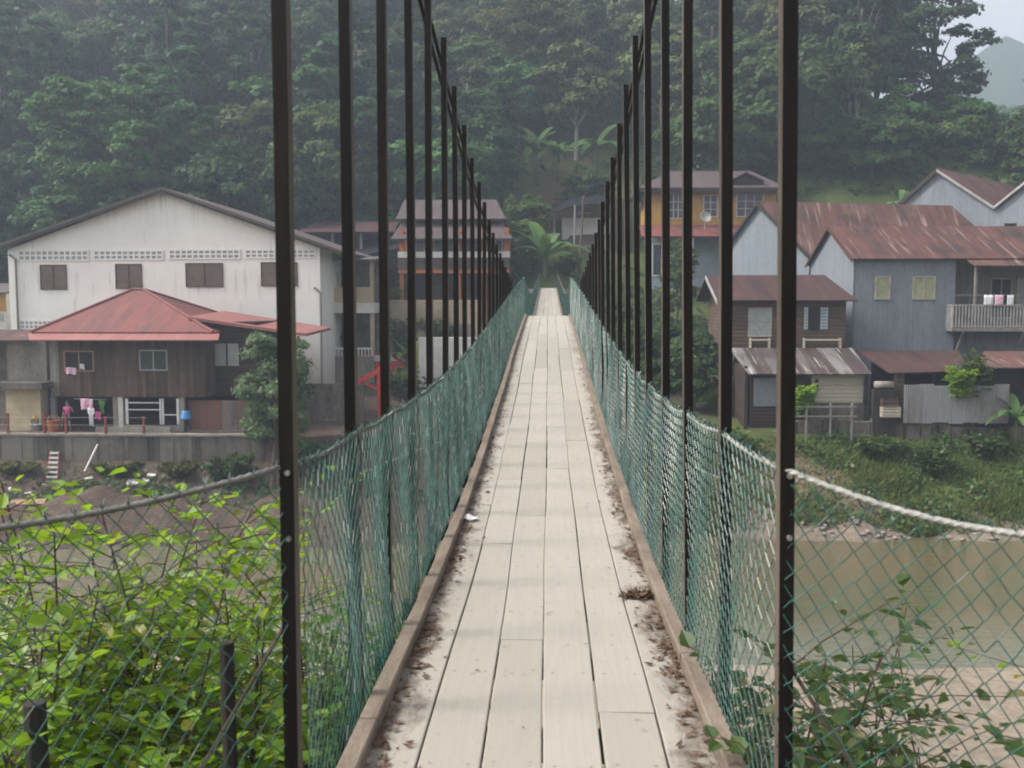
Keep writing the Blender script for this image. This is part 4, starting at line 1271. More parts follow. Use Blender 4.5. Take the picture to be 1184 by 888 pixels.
# ---- right bank houses
def zinc_house_b():
    Y = 62.0
    P = lambda px, py, y=Y: at(px, py, y)
    x0 = P(988, 350).x; x1 = P(1104, 350).x; x2 = P(1290, 350).x
    ze = P(1040, 297).z; D = 10.0; zr = at(962, 262, Y + D / 2).z
    zg = Hs(x0 + 3, Y) - 1
    root = house('grey_zinc_house', ((x0 + x1) / 2, Y, zg), 'tall grey zinc clad house with rusty roof and a white balcony', 'house')
    hp(root, MB().box(x0 + .02, x1, Y, Y + .12, zg, ze), 'front_wall', M['zinc'])
    gm = MB().prism_x([(Y, zg), (Y + D, zg), (Y + D, ze), (Y + D / 2, zr - .12), (Y, ze)], x0 - .1, x0 + .017)
    hp(root, gm, 'gable_wall', M['zincy'])
    hp(root, MB().box(x1, x2, Y + 2.4, Y + 2.52, zg, ze), 'balcony_back_wall', M['greyboard'])
    hp(root, MB().box(x1 - .12, x1 - .003, Y + .122, Y + 2.4, zg, ze - .02), 'balcony_side_wall', M['darkwood'])
    hp(root, MB().box(x1, x2, Y + 1.2, Y + 1.3, zg, P(1150, 381).z), 'lower_wall', M['zinc'])
    # roof
    rb = MB()
    ov = .5
    l0 = (x0 - .35, Y - ov, ze - .12); l1 = (x2, Y - ov, ze - .12)
    rb.slab([l0, l1, (x2, Y + D / 2, zr), (x0 - .35, Y + D / 2, zr)], .06)
    rb.slab([(x0 - .35, Y + D / 2, zr), (x2, Y + D / 2, zr), (x2, Y + D + ov, ze - .12), (x0 - .35, Y + D + ov, ze - .12)], .06)
    hp(root, rb, 'roof', M['rustroof'])
    hp(root, MB().slab([(P(1127, 307, Y - 1.2).x, Y - 1.3, P(1127, 307, Y - 1.3).z), (x2, Y - 1.3, P(1127, 307, Y - 1.3).z), (x2, Y + .9, ze + .40), (P(1110, 300).x, Y + .9, ze + .40)], .06), 'balcony_roof', M['rustroof2'])
    fb = MB()
    fb.plate([(x0 - .37, Y - ov, ze - .14), (x0 - .37, Y + D / 2, zr - .02), (x0 - .37, Y + D / 2, zr - .2), (x0 - .37, Y - ov, ze - .32)], (-.05, 0, 0))
    fb.plate([(x0 - .37, Y + D / 2, zr - .02), (x0 - .37, Y + D + ov, ze - .14), (x0 - .37, Y + D + ov, ze - .32), (x0 - .37, Y + D / 2, zr - .2)], (-.05, 0, 0))
    hp(root, fb, 'bargeboard', M['rust'])
    a = P(990, 292, Y - ov); b = P(999, 297, Y - ov)
    # windows
    for a0, a1, n in ((1013, 1028, 1), (1056, 1080, 2)):
        p, q = P(a0, 345), P(a1, 321)
        window(root, p.x, q.x, p.z, q.z, Y, M['plank_pale'], M['greenshutter'], n, 1, .09)
    # balcony
    bx0, bx1 = P(1101, 360, Y - .9).x, x2
    z0, z1 = P(1150, 379, Y - .9).z, P(1150, 352, Y - .9).z
    hp(root, MB().box(bx0, bx1, Y - .95, Y + 2.4, z0 - .22, z0), 'balcony_floor', M['greyboard'])
    rl = MB()
    rl.box(bx0, bx1, Y - .93, Y - .85, z1 - .08, z1)
    rl.box(bx0, bx1, Y - .93, Y - .85, z0 + .06, z0 + .12)
    x = bx0
    while x < bx1:
        rl.box(x, x + .09, Y - .92, Y - .87, z0 + .003, z1 - .083)
        x += .19
    yy = Y - .85
    while yy < Y + .1:
        rl.box(bx0, bx0 + .05, yy, yy + .09, z0 + .003, z1 - .083)
        yy += .19
    rl.box(bx0 - .01, bx0 + .06, Y - .85, Y + .1, z1 - .08, z1)
    hp(root, rl, 'balcony_railing', M['galv2'])
    for px in (1128, 1215):
        p = P(px, 350, Y - .9)
        hp(root, MB().box(p.x - .06, p.x + .06, Y - .84, Y - .72, z0 + .003, P(1150, 306, Y - .9).z), 'balcony_post', M['greyboard'])
    bb = MB()
    for px in (1108, 1178):
        p = P(px, 400, Y - .4)
        bb.plate([(p.x, Y - .8, z0 - .22), (p.x, Y + .1, z0 - 1.5), (p.x, Y + .1, z0 - 1.75), (p.x, Y - .95, z0 - .3)], (.12, 0, 0))
    hp(root, bb, 'brace', M['greyboard'])
    p, q = P(1146, 352, Y + 2.4), P(1169, 323, Y + 2.4)
    window(root, p.x, q.x, p.z - .8, q.z, Y + 2.4, M['plank_pale'], M['dark'], 2, 1, .1)
    p, q = P(1172, 352, Y + 2.4), P(1196, 323, Y + 2.4)
    window(root, p.x + .2, q.x, p.z - .1, q.z, Y + 2.4, M['plank_pale'], M['greyglass'], 2, 1, .08)
    for px, w, mat, lab, py0 in ((1143, .28, 'whitecloth', 'white cloth hung over the balcony rail left of the doorway', 349), (1155, .26, 'palecloth', 'pale pink cloth hung over the balcony rail in front of the doorway', 350), (1168, .2, 'whitecloth', 'narrow white cloth hung over the balcony rail right of the doorway', 350)):
        c = P(px, py0, Y - .98)
        V = [(c.x - w + 2 * w * i / 4, Y - .985 - .02 * math.sin(i * 2 + j), z1 + .55 - j * .16 if j else z1 + .56) for j in range(5) for i in range(5)]
        o = MB().add(V, [(j * 5 + i, j * 5 + i + 1, j * 5 + i + 6, j * 5 + i + 5) for j in range(4) for i in range(4)]).build('hung_cloth', M[mat], smooth=True)
        o.modifiers.new('thickness', 'SOLIDIFY').thickness = .015
        tag(o, lab, 'cloth')
    ln = MB().tube([(bx0, Y - .97, z1 + .56), (bx1, Y - .97, z1 + .56)], .012, 5)
    tag(ln.build('clothes_line', M['rope']), 'clothes line above the white balcony rail', 'clothes line')


zinc_house_b()


def zinc_house_a():
    g1 = at(936, 291, 73.5); g0 = at(842, 286, 79.5); ap = at(880, 234, 76.5)
    rid = at(1100, 240, 79.5); rid.z = ap.z
    zg = Hs(g1.x, 75) - 1.5
    root = house('rear_zinc_house', (g1.x, 76, zg), 'grey zinc house with oblique gable and streaked rusty roof behind the balcony house', 'house')
    off = rid - ap
    gp = [g1, ap, g0, Vector((g0.x, g0.y, zg)), Vector((g1.x, g1.y, zg))]
    hp(root, MB().plate(gp, off.normalized() * .15), 'gable_wall', M['zincy'])
    n = Vector((0, 0, 1))
    e1 = g1 + (g1 - ap) * .08; e0 = g0 + (g0 - ap) * .08
    o0 = off.normalized() * -.3 + Vector((0, 0, .1))
    hp(root, MB().slab([ap + o0, e1 + o0, e1 + off, ap + off], .07), 'roof', M['rustroof2'])
    hp(root, MB().slab([ap + o0, e0 + o0, e0 + off, ap + off], .07), 'rear_roof', M['rustroof'])
    hp(root, MB().plate([g1, g1 + off, Vector((g1.x + off.x, g1.y + off.y, zg)), Vector((g1.x, g1.y, zg))], (0, .15, 0)), 'front_wall', M['zinc'])
    fb = MB()
    for e in (e0, e1):
        d = o0 - off.normalized() * .02
        fb.plate([ap + d - n * .08, e + d - n * .08, e + d - n * .36, ap + d - n * .36], off.normalized() * -.06)
    hp(root, fb, 'bargeboard', M['black'])


zinc_house_a()


def zinc_house_c():
    ap = at(1085, 196, 82); l = at(1036, 240, 86); r = at(1151, 239, 79)
    zg = Hs(ap.x, 84) - 3
    root = house('upper_zinc_house', (ap.x, 83, zg), 'grey twin gabled zinc house with maroon roofs uphill at the right edge', 'house')
    dirv = Vector((7.5, 8.0, 0)).normalized()
    gp = [r, ap, l, Vector((l.x, l.y, zg)), Vector((r.x, r.y, zg))]
    hp(root, MB().plate(gp, dirv * .15), 'gable_wall', M['zinc'])
    ap2 = at(1205, 196, 75.5); r2 = at(1275, 240, 72)
    gp2 = [r2, ap2, r + (r2 - r) * .002, Vector((r.x, r.y, zg)), Vector((r2.x, r2.y, zg))]
    hp(root, MB().plate(gp2, dirv * .15), 'second_gable_wall', M['zinc'])
    up = Vector((0, 0, .1)); o0 = -dirv * .35 + up; L = dirv * 16
    rb = MB()
    rb.slab([ap + o0, r + o0, r + L + up, ap + L + up], .07)
    rb.slab([ap + o0, l + (l - ap) * .1 + o0, l + (l - ap) * .1 + L + up, ap + L + up], .07)
    hp(root, rb, 'roof', M['rustroof'])
    rb = MB()
    rb.slab([ap2 + o0, r + o0 + Vector((.01, 0, 0)), r + L + up, ap2 + L + up], .07)
    rb.slab([ap2 + o0, r2 + o0, r2 + L + up, ap2 + L + up], .07)
    hp(root, rb, 'second_roof', M['rustroof'])
    fb = MB()
    n = Vector((0, 0, 1)); d = o0 - dirv * .02
    for A, B in ((ap, r), (ap2, r), (ap2, r2)):
        fb.plate([A + d - n * .08, B + d - n * .08, B + d - n * .30, A + d - n * .30], -dirv * .06)
    hp(root, fb, 'bargeboard', M['galv2'])
    fb = MB().plate([ap + d - n * .08, l + d - n * .08, l + d - n * .4, ap + d - n * .4], -dirv * .05)
    hp(root, fb, 'dark_bargeboard', M['black'])
    p = at(1168, 262, 77.0)
    window(root, p.x - .35, p.x + .35, p.z - .3, p.z + .15, p.y, M['rust'], M['dark'], 1, 1, .1)


zinc_house_c()


def small_wood_house():
    Y = 57.5
    P = lambda px, py, y=Y: at(px, py, y)
    x0, x1 = P(846, 370).x, P(978, 370).x
    ze = P(900, 345).z; D = 7.5; zr = at(880, 318, Y + D / 2).z; zf = P(900, 401).z
    zg = Hs(x0 + 2, Y) - .5
    root = house('small_wood_house', ((x0 + x1) / 2, Y, zg), 'small dark weatherboard house with maroon roof left of the grey balcony house', 'house')
    hp(root, MB().box(x0, x1, Y, Y + .12, zf, ze), 'front_wall', M['brownboard'])
    hp(root, MB().prism_x([(Y, zf), (Y + D, zf), (Y + D, ze), (Y + D / 2, zr - .1), (Y, ze)], x0 - .12, x0 - .003), 'side_wall', M['brownboard'])
    hp(root, MB().box(x1 - .1, x1 + .02, Y + .123, Y + D, zf, ze - .02), 'right_wall', M['brownboard'])
    hp(root, MB().box(x0, x1, Y + D - .1, Y + D, zf, ze - .02), 'back_wall', M['brownboard'])
    hp(root, MB().box(x0 - .1, x1 + .05, Y + .01, Y + D, zf - .25, zf - .003), 'floor', M['black'])
    rb = MB()
    l = x0 - .9; r = P(985, 346).x + .15
    rb.slab([(l, Y - .6, ze - .1), (r, Y - .6, ze - .1), (r - .7, Y + D / 2, zr), (l, Y + D / 2, zr)], .07)
    rb.slab([(l, Y + D / 2, zr), (r - .7, Y + D / 2, zr), (r, Y + D + .5, ze - .1), (l, Y + D + .5, ze - .1)], .07)
    hp(root, rb, 'roof', M['darkrust'])
    fb = MB().plate([(l - .02, Y - .6, ze - .12), (l - .02, Y + D / 2, zr - .02), (l - .02, Y + D / 2, zr - .26), (l - .02, Y - .6, ze - .36)], (-.05, 0, 0))
    hp(root, fb, 'bargeboard', M['galv2'])
    p, q = P(866, 388), P(891, 357)
    window(root, p.x, q.x, p.z, q.z, Y, M['plank_pale'], M['greyglass'], 2, 2, .07)
    p, q = P(936, 381), P(947, 356)
    window(root, p.x, q.x, p.z, q.z, Y, M['black'], M['dark'], 1, 1, .05)
    for a0, a1, mt in ((948, 957, 'bluewall'), (929, 934, 'bluewall')):
        p, q = P(a0, 381), P(a1, 355)
        sb = MB()
        nl = 7
        sb.box(p.x, p.x + .06, Y - .1, Y - .06, p.z, q.z); sb.box(q.x - .06, q.x, Y - .1, Y - .06, p.z, q.z)
        for i in range(nl):
            z = p.z + (q.z - p.z) * (i + .5) / nl
            sb.box(p.x + .06, q.x - .06, Y - .095, Y - .065, z - (q.z - p.z) / nl * .38, z + (q.z - p.z) / nl * .38)
        hp(root, sb, 'shutter', M[mt])
    for px in (846, 912, 976):
        p = P(px, 405)
        hp(root, MB().box(p.x - .1, p.x + .1, Y + .1, Y + .3, zg, zf - .26), 'stilt', M['black'])
    rl = MB()
    for a0, a1 in ((868, 890), (930, 972)):
        rl = MB()
        p, q = P(a0, 400, Y - .3), P(a1, 393, Y - .3)
        rl.box(p.x, q.x, Y - .35, Y - .28, q.z - .05, q.z + .05)
        for x in (p.x, q.x): rl.box(x - .04, x + .04, Y - .36, Y - .003, zf - .1, q.z + .1)
        hp(root, rl, 'rail', M['plank_pale'])


small_wood_house()


def lower_sheds():
    # patched shed below the small wood house
    Y = 53.6
    P = lambda px, py, y=Y: at(px, py, y)
    zg = 4.05
    x0, x1 = P(868, 460).x, P(1003, 460).x
    ze = P(900, 431, Y - .6).z; zr = at(900, 402, Y + 3.6).z
    root = house('patched_shed', ((x0 + x1) / 2, Y, zg), 'low shed with patched silver and rust roof below the small wood house', 'shed')
    a = P(866, 432, Y - .6); b = P(1008, 430, Y - .6)
    rb = MB().slab([a, (b.x, b.y, a.z), (at(985, 403, Y + 3.6).x, Y + 3.6, zr), (at(843, 402, Y + 3.6).x, Y + 3.6, zr)], .07)
    hp(root, rb, 'roof', M['patchroof'])
    lb = MB()
    lb.box(x0 - .3, x0 - .15, Y + .2, Y + 3.5, zg - 1, ze + .3)
    lb.box(x0 - .3, x1 + .2, Y + 3.3, Y + 3.45, zg - 1, zr - .25)
    hp(root, lb, 'rear_wall', M['darkwood'])
    fw = MB()
    fw.box(x0, P(935, 450).x, Y + .1, Y + .2, zg - .3, ze - .05)
    hp(root, fw, 'front_wall', M['darkwood'])
    hp(root, MB().box(P(872, 450).x, P(898, 450).x, Y + .02, Y + .097, P(885, 470).z, P(885, 437).z), 'door', M['zinc'])
    hp(root, MB().box(P(937, 450).x, P(998, 450).x, Y, Y + .12, P(960, 466).z, P(960, 434).z), 'board_wall', M['plank_pale'])
    mk = P(944, 446)
    ink = MB().box(mk.x - .07, mk.x + .10, Y - .012, Y - .002, mk.z - .1, mk.z + .36).box(mk.x - .02, mk.x + .06, Y - .012, Y - .002, mk.z - .38, mk.z - .16)
    hp(root, ink, 'dark_patch', M['dark'])
    hp(root, MB().box(P(937, 450).x, P(1000, 450).x, Y + .05, Y + .2, zg - .4, P(960, 467).z), 'base_wall', M['old_concrete'])
    for px in (862, 935, 1001):
        p = P(px, 450)
        hp(root, MB().box(p.x - .08, p.x + .08, Y - .2, Y - .05, zg - .6, ze), 'post', M['black'])
    # rusty lean-to further right
    x2, x3 = P(1030, 450).x, P(1124, 450).x
    root = house('rusty_lean_to', ((x2 + x3) / 2, Y, zg), 'open lean-to with deep maroon rusted roof under the grey balcony house', 'shed')
    a, b = P(1029, 431, Y - .9), P(1122, 420, Y - .9)
    c, d = at(1108, 404, Y + 4), at(990, 405, Y + 4)
    c.z = d.z
    rb = MB().slab([a, (b.x, b.y, a.z + .12), c, d], .07)
    hp(root, rb, 'roof', M['darkrust'])
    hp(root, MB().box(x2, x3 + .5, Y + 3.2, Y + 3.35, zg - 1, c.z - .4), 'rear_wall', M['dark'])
    for x in (x2 + .2, (x2 + x3) / 2, x3 - .2):
        hp(root, MB().box(x - .08, x + .08, Y - .4, Y - .24, zg - .5, a.z - .12), 'post', M['black'])
    for px in (1032, 1038):
        p = P(px, 450)
        hp(root, MB().box(p.x - .12, p.x + .12, Y - .6, Y - .5, zg, a.z - .1), 'wall_board', M['brownboard'])
    # far right shed
    x4, x5 = P(1134, 450).x, P(1300, 450).x
    root = house('corner_shed', ((x4 + x5) / 2, Y, zg), 'small rusty roofed shed half hidden by vines at the right edge', 'shed')
    a, b = P(1125, 425, Y - .5), P(1300, 425, Y - .5)
    hp(root, MB().slab([a, b, at(1290, 406, Y + 3.5), at(1138, 406, Y + 3.5)], .07), 'roof', M['rustroof2'])
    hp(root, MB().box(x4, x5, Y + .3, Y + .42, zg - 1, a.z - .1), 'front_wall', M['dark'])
    hp(root, MB().plate([P(1104, 416, Y - 1.0), P(1118, 428, Y - 1.0), P(1126, 444, Y - 1.0), P(1117, 444, Y - 1.0)], (0, .05, 0)), 'loose_sheet', M['zinc'])
    # zinc fence
    Yf = 52.4
    a, b = at(1044, 489, Yf), at(1166, 489, Yf)
    root = empty('zinc_fence', ((a.x + b.x) / 2, Yf, a.z), 0, 'rust streaked grey corrugated fence below the maroon lean-to', 'fence')
    zt = at(1100, 445, Yf).z
    n = 7
    V, Fc = [], []
    N = 150
    for i in range(N + 1):
        x = a.x + (b.x - a.x) * i / N
        yy = Yf + .02 * math.sin(i * 2.1); z1 = zt + .05 * math.sin(int(i / N * n) * 2.3); z0 = a.z + .04 * math.sin(int(i / N * n) * 3.7)
        V += [(x, yy, z0), (x, yy, z1)]
    Fc = [(2 * i, 2 * i + 2, 2 * i + 3, 2 * i + 1) for i in range(N)]
    o = hp(root, MB().add(V, Fc), 'sheet', M['zincrust'])
    o.modifiers.new('thickness', 'SOLIDIFY').thickness = .006
    for i in range(4):
        x = a.x + .1 + (b.x - a.x - .2) * i / 3
        hp(root, MB().box(x - .05, x + .05, Yf + .04, Yf + .14, a.z - .9, zt - .02), 'post', M['black'])
    # clutter in the gap
    def crate(px, py, Y, w, h, mat, label, slats=True):
        p = at(px, py, Y)
        mb = MB()
        nsl = 4
        for i in range(nsl):
            z0 = p.z + h * i / nsl; z1 = p.z + h * (i + .78) / nsl
            mb.box(p.x - w / 2, p.x + w / 2, Y - .25, Y - .22, z0, z1); mb.box(p.x - w / 2, p.x + w / 2, Y + .22, Y + .25, z0, z1)
            mb.box(p.x - w / 2, p.x - w / 2 + .03, Y - .217, Y + .217, z0, z1); mb.box(p.x + w / 2 - .03, p.x + w / 2, Y - .217, Y + .217, z0, z1)
        mb.box(p.x - w / 2 + .031, p.x + w / 2 - .031, Y - .21, Y + .21, p.z, p.z + .04)
        for sx in (-1, 1):
            for sy in (-1, 1):
                cx, cy = p.x + sx * (w / 2 - .06), Y + sy * .18
                mb.box(cx - .025, cx + .025, cy - .025, cy + .025, p.z - .0, p.z + h)
        tag(mb.build('wooden_crate', mat), label, 'crate')
    crate(1029, 482, 52.6, .95, .55, M['plank_pale'], 'pale slatted crate standing left of the zinc fence')
    crate(1028, 470, 52.7, .85, .45, M['brownboard'], 'brown slatted crate stacked on the pale crate by the zinc fence')
    p = at(1022, 445, 53.0)
    tag(MB().tube([(p.x - .5, 53, p.z), (p.x + .5, 53, p.z)], .2, 12).build('grey_drum', M['concrete'], smooth=True), 'pale grey drum lying under the eave left of the lean-to', 'drum')
    st = at(1022, 446, 53.0)
    tag(MB().box(st.x - .6, st.x + .6, 52.8, 53.2, zg, st.z - .2).build('work_bench', M['black'], bevel=.02), 'dark wooden bench under the pale grey drum', 'bench')
    # stone footing and stakes along the right bank
    Yw = 52.9
    a, b = at(900, 500, Yw), at(1044, 500, Yw)
    mb = MB()
    rng = random.Random(2)
    x = a.x
    while x < b.x:
        w = .5 + rng.random() * .5
        z = at(950, 478 + rng.random() * 4, Yw).z
        mb.box(x, x + w - .03, Yw + rng.random() * .06, Yw + .4, Hs(x, Yw) - .8, z - .25)
        x += w
    tag(mb.build('stone_footing', M['old_concrete'], bevel=.04), 'low dark stone footing in front of the patched shed', 'wall')
    a, b = at(1048, 505, 52.7), at(1190, 505, 52.7)
    mb = MB(); x = a.x
    while x < b.x:
        w = .4 + rng.random() * .6
        mb.box(x, x + w - .03, 52.65 + rng.random() * .08, 53.1, Hs(x, 52.7) - .9, at(1100, 491 + rng.random() * 5, 52.7).z)
        x += w
    tag(mb.build('stone_footing', M['old_concrete'], bevel=.04), 'dark stone footing directly beneath the zinc fence', 'wall')
    # rail fence in front of the patched shed
    root = empty('rail_fence', (at(930, 490, 52.2).x, 52.2, zg), 0, 'thin grey rail fence in front of the patched shed', 'fence')
    for px in (905, 932, 960, 985):
        p = at(px, 490, 52.2)
        hp(root, MB().box(p.x - .05, p.x + .05, 52.15, 52.25, Hs(p.x, 52.2) - .2, at(px, 466, 52.2).z), 'post', M['greyboard'])
    for py in (470, 481):
        p, q = at(900, py, 52.2), at(990, py, 52.2)
        hp(root, MB().box(p.x, q.x, 52.1, 52.147, p.z - .04, p.z + .04), 'rail', M['greyboard'])


lower_sheds()


def orange_house():
    Y = 76.0
    P = lambda px, py, y=Y: at(px, py, y)
    x0, x1 = P(462, 300).x, P(588, 300).x
    zg = P(500, 386).z - 1.5
    root = house('orange_house', ((x0 + x1) / 2, Y, zg), 'orange two storey house with mauve double roof seen through the left hangers', 'house')
    zm = P(500, 312).z; zt = P(500, 268).z
    hp(root, MB().box(x0, x1, Y + 1.2, Y + 8, zm, zt), 'upper_wall', M['orange'])
    hp(root, MB().box(x0 + .2, x1 - .2, Y + 1.6, Y + 8, zg, zm - .003), 'lower_wall', M['brownboard'])
    hp(root, MB().box(x0 - .1, x1 + .1, Y - .1, Y + 1.2, zm - .25, zm), 'balcony_floor', M['orange'])
    hp(root, MB().box(x0 - .1, x1 + .1, Y - .12, Y, zm + .003, P(500, 298).z), 'balcony_wall', M['brownboard'])
    hp(root, MB().box(x0 - .12, x1 + .12, Y - .14, Y + .02, P(500, 298).z + .003, P(500, 291).z), 'balcony_band', M['pale'])
    for px in (464, 495, 530, 560, 586):
        p = P(px, 300)
        hp(root, MB().box(p.x - .16, p.x + .16, Y + .03, Y + .35, zg, zt + .3), 'column', M['orange'])
    l = P(452, 276, Y - .6); r = P(593, 276, Y - .6)
    zl = l.z; zl2 = at(500, 258, Y + 2.0).z
    hp(root, MB().slab([(l.x, Y - .7, zl), (r.x, Y - .7, zl), (r.x - .9, Y + 2, zl2), (l.x + .4, Y + 2, zl2)], .12), 'lower_roof', M['mauveroof'])
    zu = at(500, 253, Y + 1.2).z; zu2 = at(500, 231, Y + 4.5).z
    hp(root, MB().box(x0 + .3, x1 - .6, Y + 2.05, Y + 7.5, zt, zu), 'clerestory_wall', M['darkwood'])
    hp(root, MB().slab([(l.x + .1, Y + 1.2, zu), (r.x - .6, Y + 1.2, zu), (r.x - 1.5, Y + 4.5, zu2), (l.x + .3, Y + 4.5, zu2)], .12).slab(
        [(l.x + .3, Y + 4.5, zu2), (r.x - 1.5, Y + 4.5, zu2), (r.x - .6, Y + 9, zu), (l.x + .1, Y + 9, zu)], .12), 'upper_roof', M['mauveroof'])
    for a0, a1 in ((472, 490), (503, 523), (537, 553), (566, 580)):
        p, q = P(a0, 309, Y + 1.2), P(a1, 278, Y + 1.2)
        window(root, p.x, q.x, p.z + .3, q.z, Y + 1.2, M['pale'], M['glass'], 2, 1, .08)
    for a0, a1 in ((478, 500), (512, 528), (545, 565)):
        p, q = P(a0, 345, Y + 1.6), P(a1, 322, Y + 1.6)
        window(root, p.x, q.x, p.z, q.z, Y + 1.6, M['darkwood'], M['dark'], 2, 1, .08)
    sd = at(448, 218, Y + 3)


orange_house()


def dark_barn():
    Y = 82.0
    P = lambda px, py, y=Y: at(px, py, y)
    x0, x1 = P(352, 300).x, P(450, 300).x
    zg = Hs(x0, Y) - 1
    root = house('dark_barn', ((x0 + x1) / 2, Y, zg), 'dark open timber barn with rusty roof between the white hall and the orange house', 'barn')
    hp(root, MB().box(x0, x1, Y + 4.0, Y + 4.2, zg, P(400, 262).z), 'back_wall', M['darkwood'])
    hp(root, MB().box(x0, P(398, 300).x, Y + .6, Y + .8, zg, P(400, 300).z), 'front_wall', M['darkwood'])
    l, r = P(343, 268, Y - .6), P(456, 268, Y - .6)
    hp(root, MB().slab([l, (r.x, r.y, l.z), (r.x - .4, Y + 4.6, at(400, 256, Y + 4.6).z), (l.x + .4, Y + 4.6, at(400, 256, Y + 4.6).z)], .1), 'roof', M['darkrust'])
    a, b = P(407, 297, Y - 1.6), P(452, 277, Y - 1.6)
    hp(root, MB().slab([(a.x, Y - 1.6, a.z), (b.x + .6, Y - 1.6, a.z + .7), (b.x + .6, Y + 1.5, b.z + .6), (a.x, Y + 1.5, b.z)], .1), 'lean_to_roof', M['tarp'])
    for px in (356, 385, 418, 448):
        p = P(px, 300)
        hp(root, MB().box(p.x - .1, p.x + .1, Y - .2, Y, zg, l.z - .08), 'post', M['greyboard'])


dark_barn()


def yellow_house():
    Y = 86.0
    P = lambda px, py, y=Y: at(px, py, y)
    x0, xm, x1 = P(752, 250).x, P(800, 250).x, P(897, 250).x
    zg = Hs(x1, Y) - 2
    root = house('yellow_house', ((x0 + x1) / 2, Y, zg), 'ochre yellow two storey house with mauve hipped roof behind the right hangers', 'house')
    zf = P(830, 268).z; zt = P(830, 214).z
    hp(root, MB().box(x0, x1, Y, Y + 9, zf, zt), 'upper_wall', M['ochre'])
    hp(root, MB().box(x0 + .2, x1 - .2, Y + .5, Y + 9, zg, zf - .2), 'lower_wall', M['bluewall'])
    l, r = P(738, 217, Y - 1), P(909, 217, Y - 1)
    zr = at(800, 198, Y + 4.5).z
    a, b = at(775, 199, Y + 4.5), at(868, 199, Y + 4.5)
    rb = MB()
    L0, R0 = Vector((l.x, Y - 1, l.z)), Vector((r.x, Y - 1, l.z)); L1, R1 = Vector((l.x, Y + 10, l.z)), Vector((r.x, Y + 10, l.z))
    A, B = Vector((a.x, Y + 4.5, zr)), Vector((b.x, Y + 4.5, zr))
    rb.slab([L0, R0, B, A], .14).slab([R0, R1, B], .14).slab([L1, L0, A], .14).slab([R1, L1, A, B], .14)
    g = P(862, 199, Y - .3); g0 = P(842, 209, Y - .3); g1 = P(884, 209, Y - .3)
    rb.slab([(g.x, Y - .6, g.z), (g0.x, Y - .6, g0.z), (g0.x, Y + 4, g0.z), (g.x, Y + 4, g.z)], .1)
    rb.slab([(g.x + .002, Y - .6, g.z), (g1.x, Y - .6, g1.z), (g1.x, Y + 4, g1.z), (g.x + .002, Y + 4, g.z)], .1)
    hp(root, rb, 'roof', M['mauveroof'])
    hp(root, MB().prism([(g0.x + .3, g0.z - .2), (g1.x - .3, g1.z - .2), (g.x, g.z - .22)], Y - .3, Y - .2), 'gablet', M['darkwood'])
    hp(root, MB().box(l.x + .1, r.x - .1, Y - .95, Y - .85, l.z - .35, l.z - .12), 'fascia', M['darkwood'])
    a, b = P(742, 273, Y - 2.2), P(882, 273, Y - 2.2)
    hp(root, MB().slab([(a.x, Y - 2.2, a.z), (b.x, Y - 2.2, a.z), (b.x, Y - .003, P(800, 260).z), (a.x, Y - .003, P(800, 260).z)], .14), 'lower_roof', M['redroof'])
    for a0, a1, b0, b1, n in ((773, 790, 252, 224, 3), (814, 829, 250, 226, 2), (852, 882, 250, 224, 3)):
        p, q = P(a0, b0), P(a1, b1)
        window(root, p.x, q.x, p.z, q.z, Y, M['pale'], M['glass'], n, 3, .07)
    for px in (748, 800, 840, 878):
        p = P(px, 300, Y - 2)
        hp(root, MB().box(p.x - .1, p.x + .1, Y - 2.05, Y - 1.85, zg, a.z - .16), 'post', M['pale'])
    p, q = P(755, 318, Y + .5), P(775, 283, Y + .5)
    window(root, p.x, q.x, p.z, q.z, Y + .5, M['whitepaint'], M['glass'], 2, 1, .1)
    d = P(815, 252, Y - 1.6)
    db = MB().lathe([(.02, 0), (.25, .03), (.42, .12), (.5, .2), (.47, .2), (.4, .13), (.02, .03)], (0, 0, 0), 18)
    ds = hp(root, db, 'satellite_dish', M['galv2'], smooth=True)
    ds.matrix_parent_inverse.identity()
    ds.location = Vector((d.x, d.y, d.z)) - root.location; ds.rotation_euler = (R(60), R(25), 0)
    hp(root, MB().tube([(d.x, d.y, d.z - 1.0), (d.x, d.y + .1, d.z)], .04, 6), 'dish_mast', M['galv'])


yellow_house()


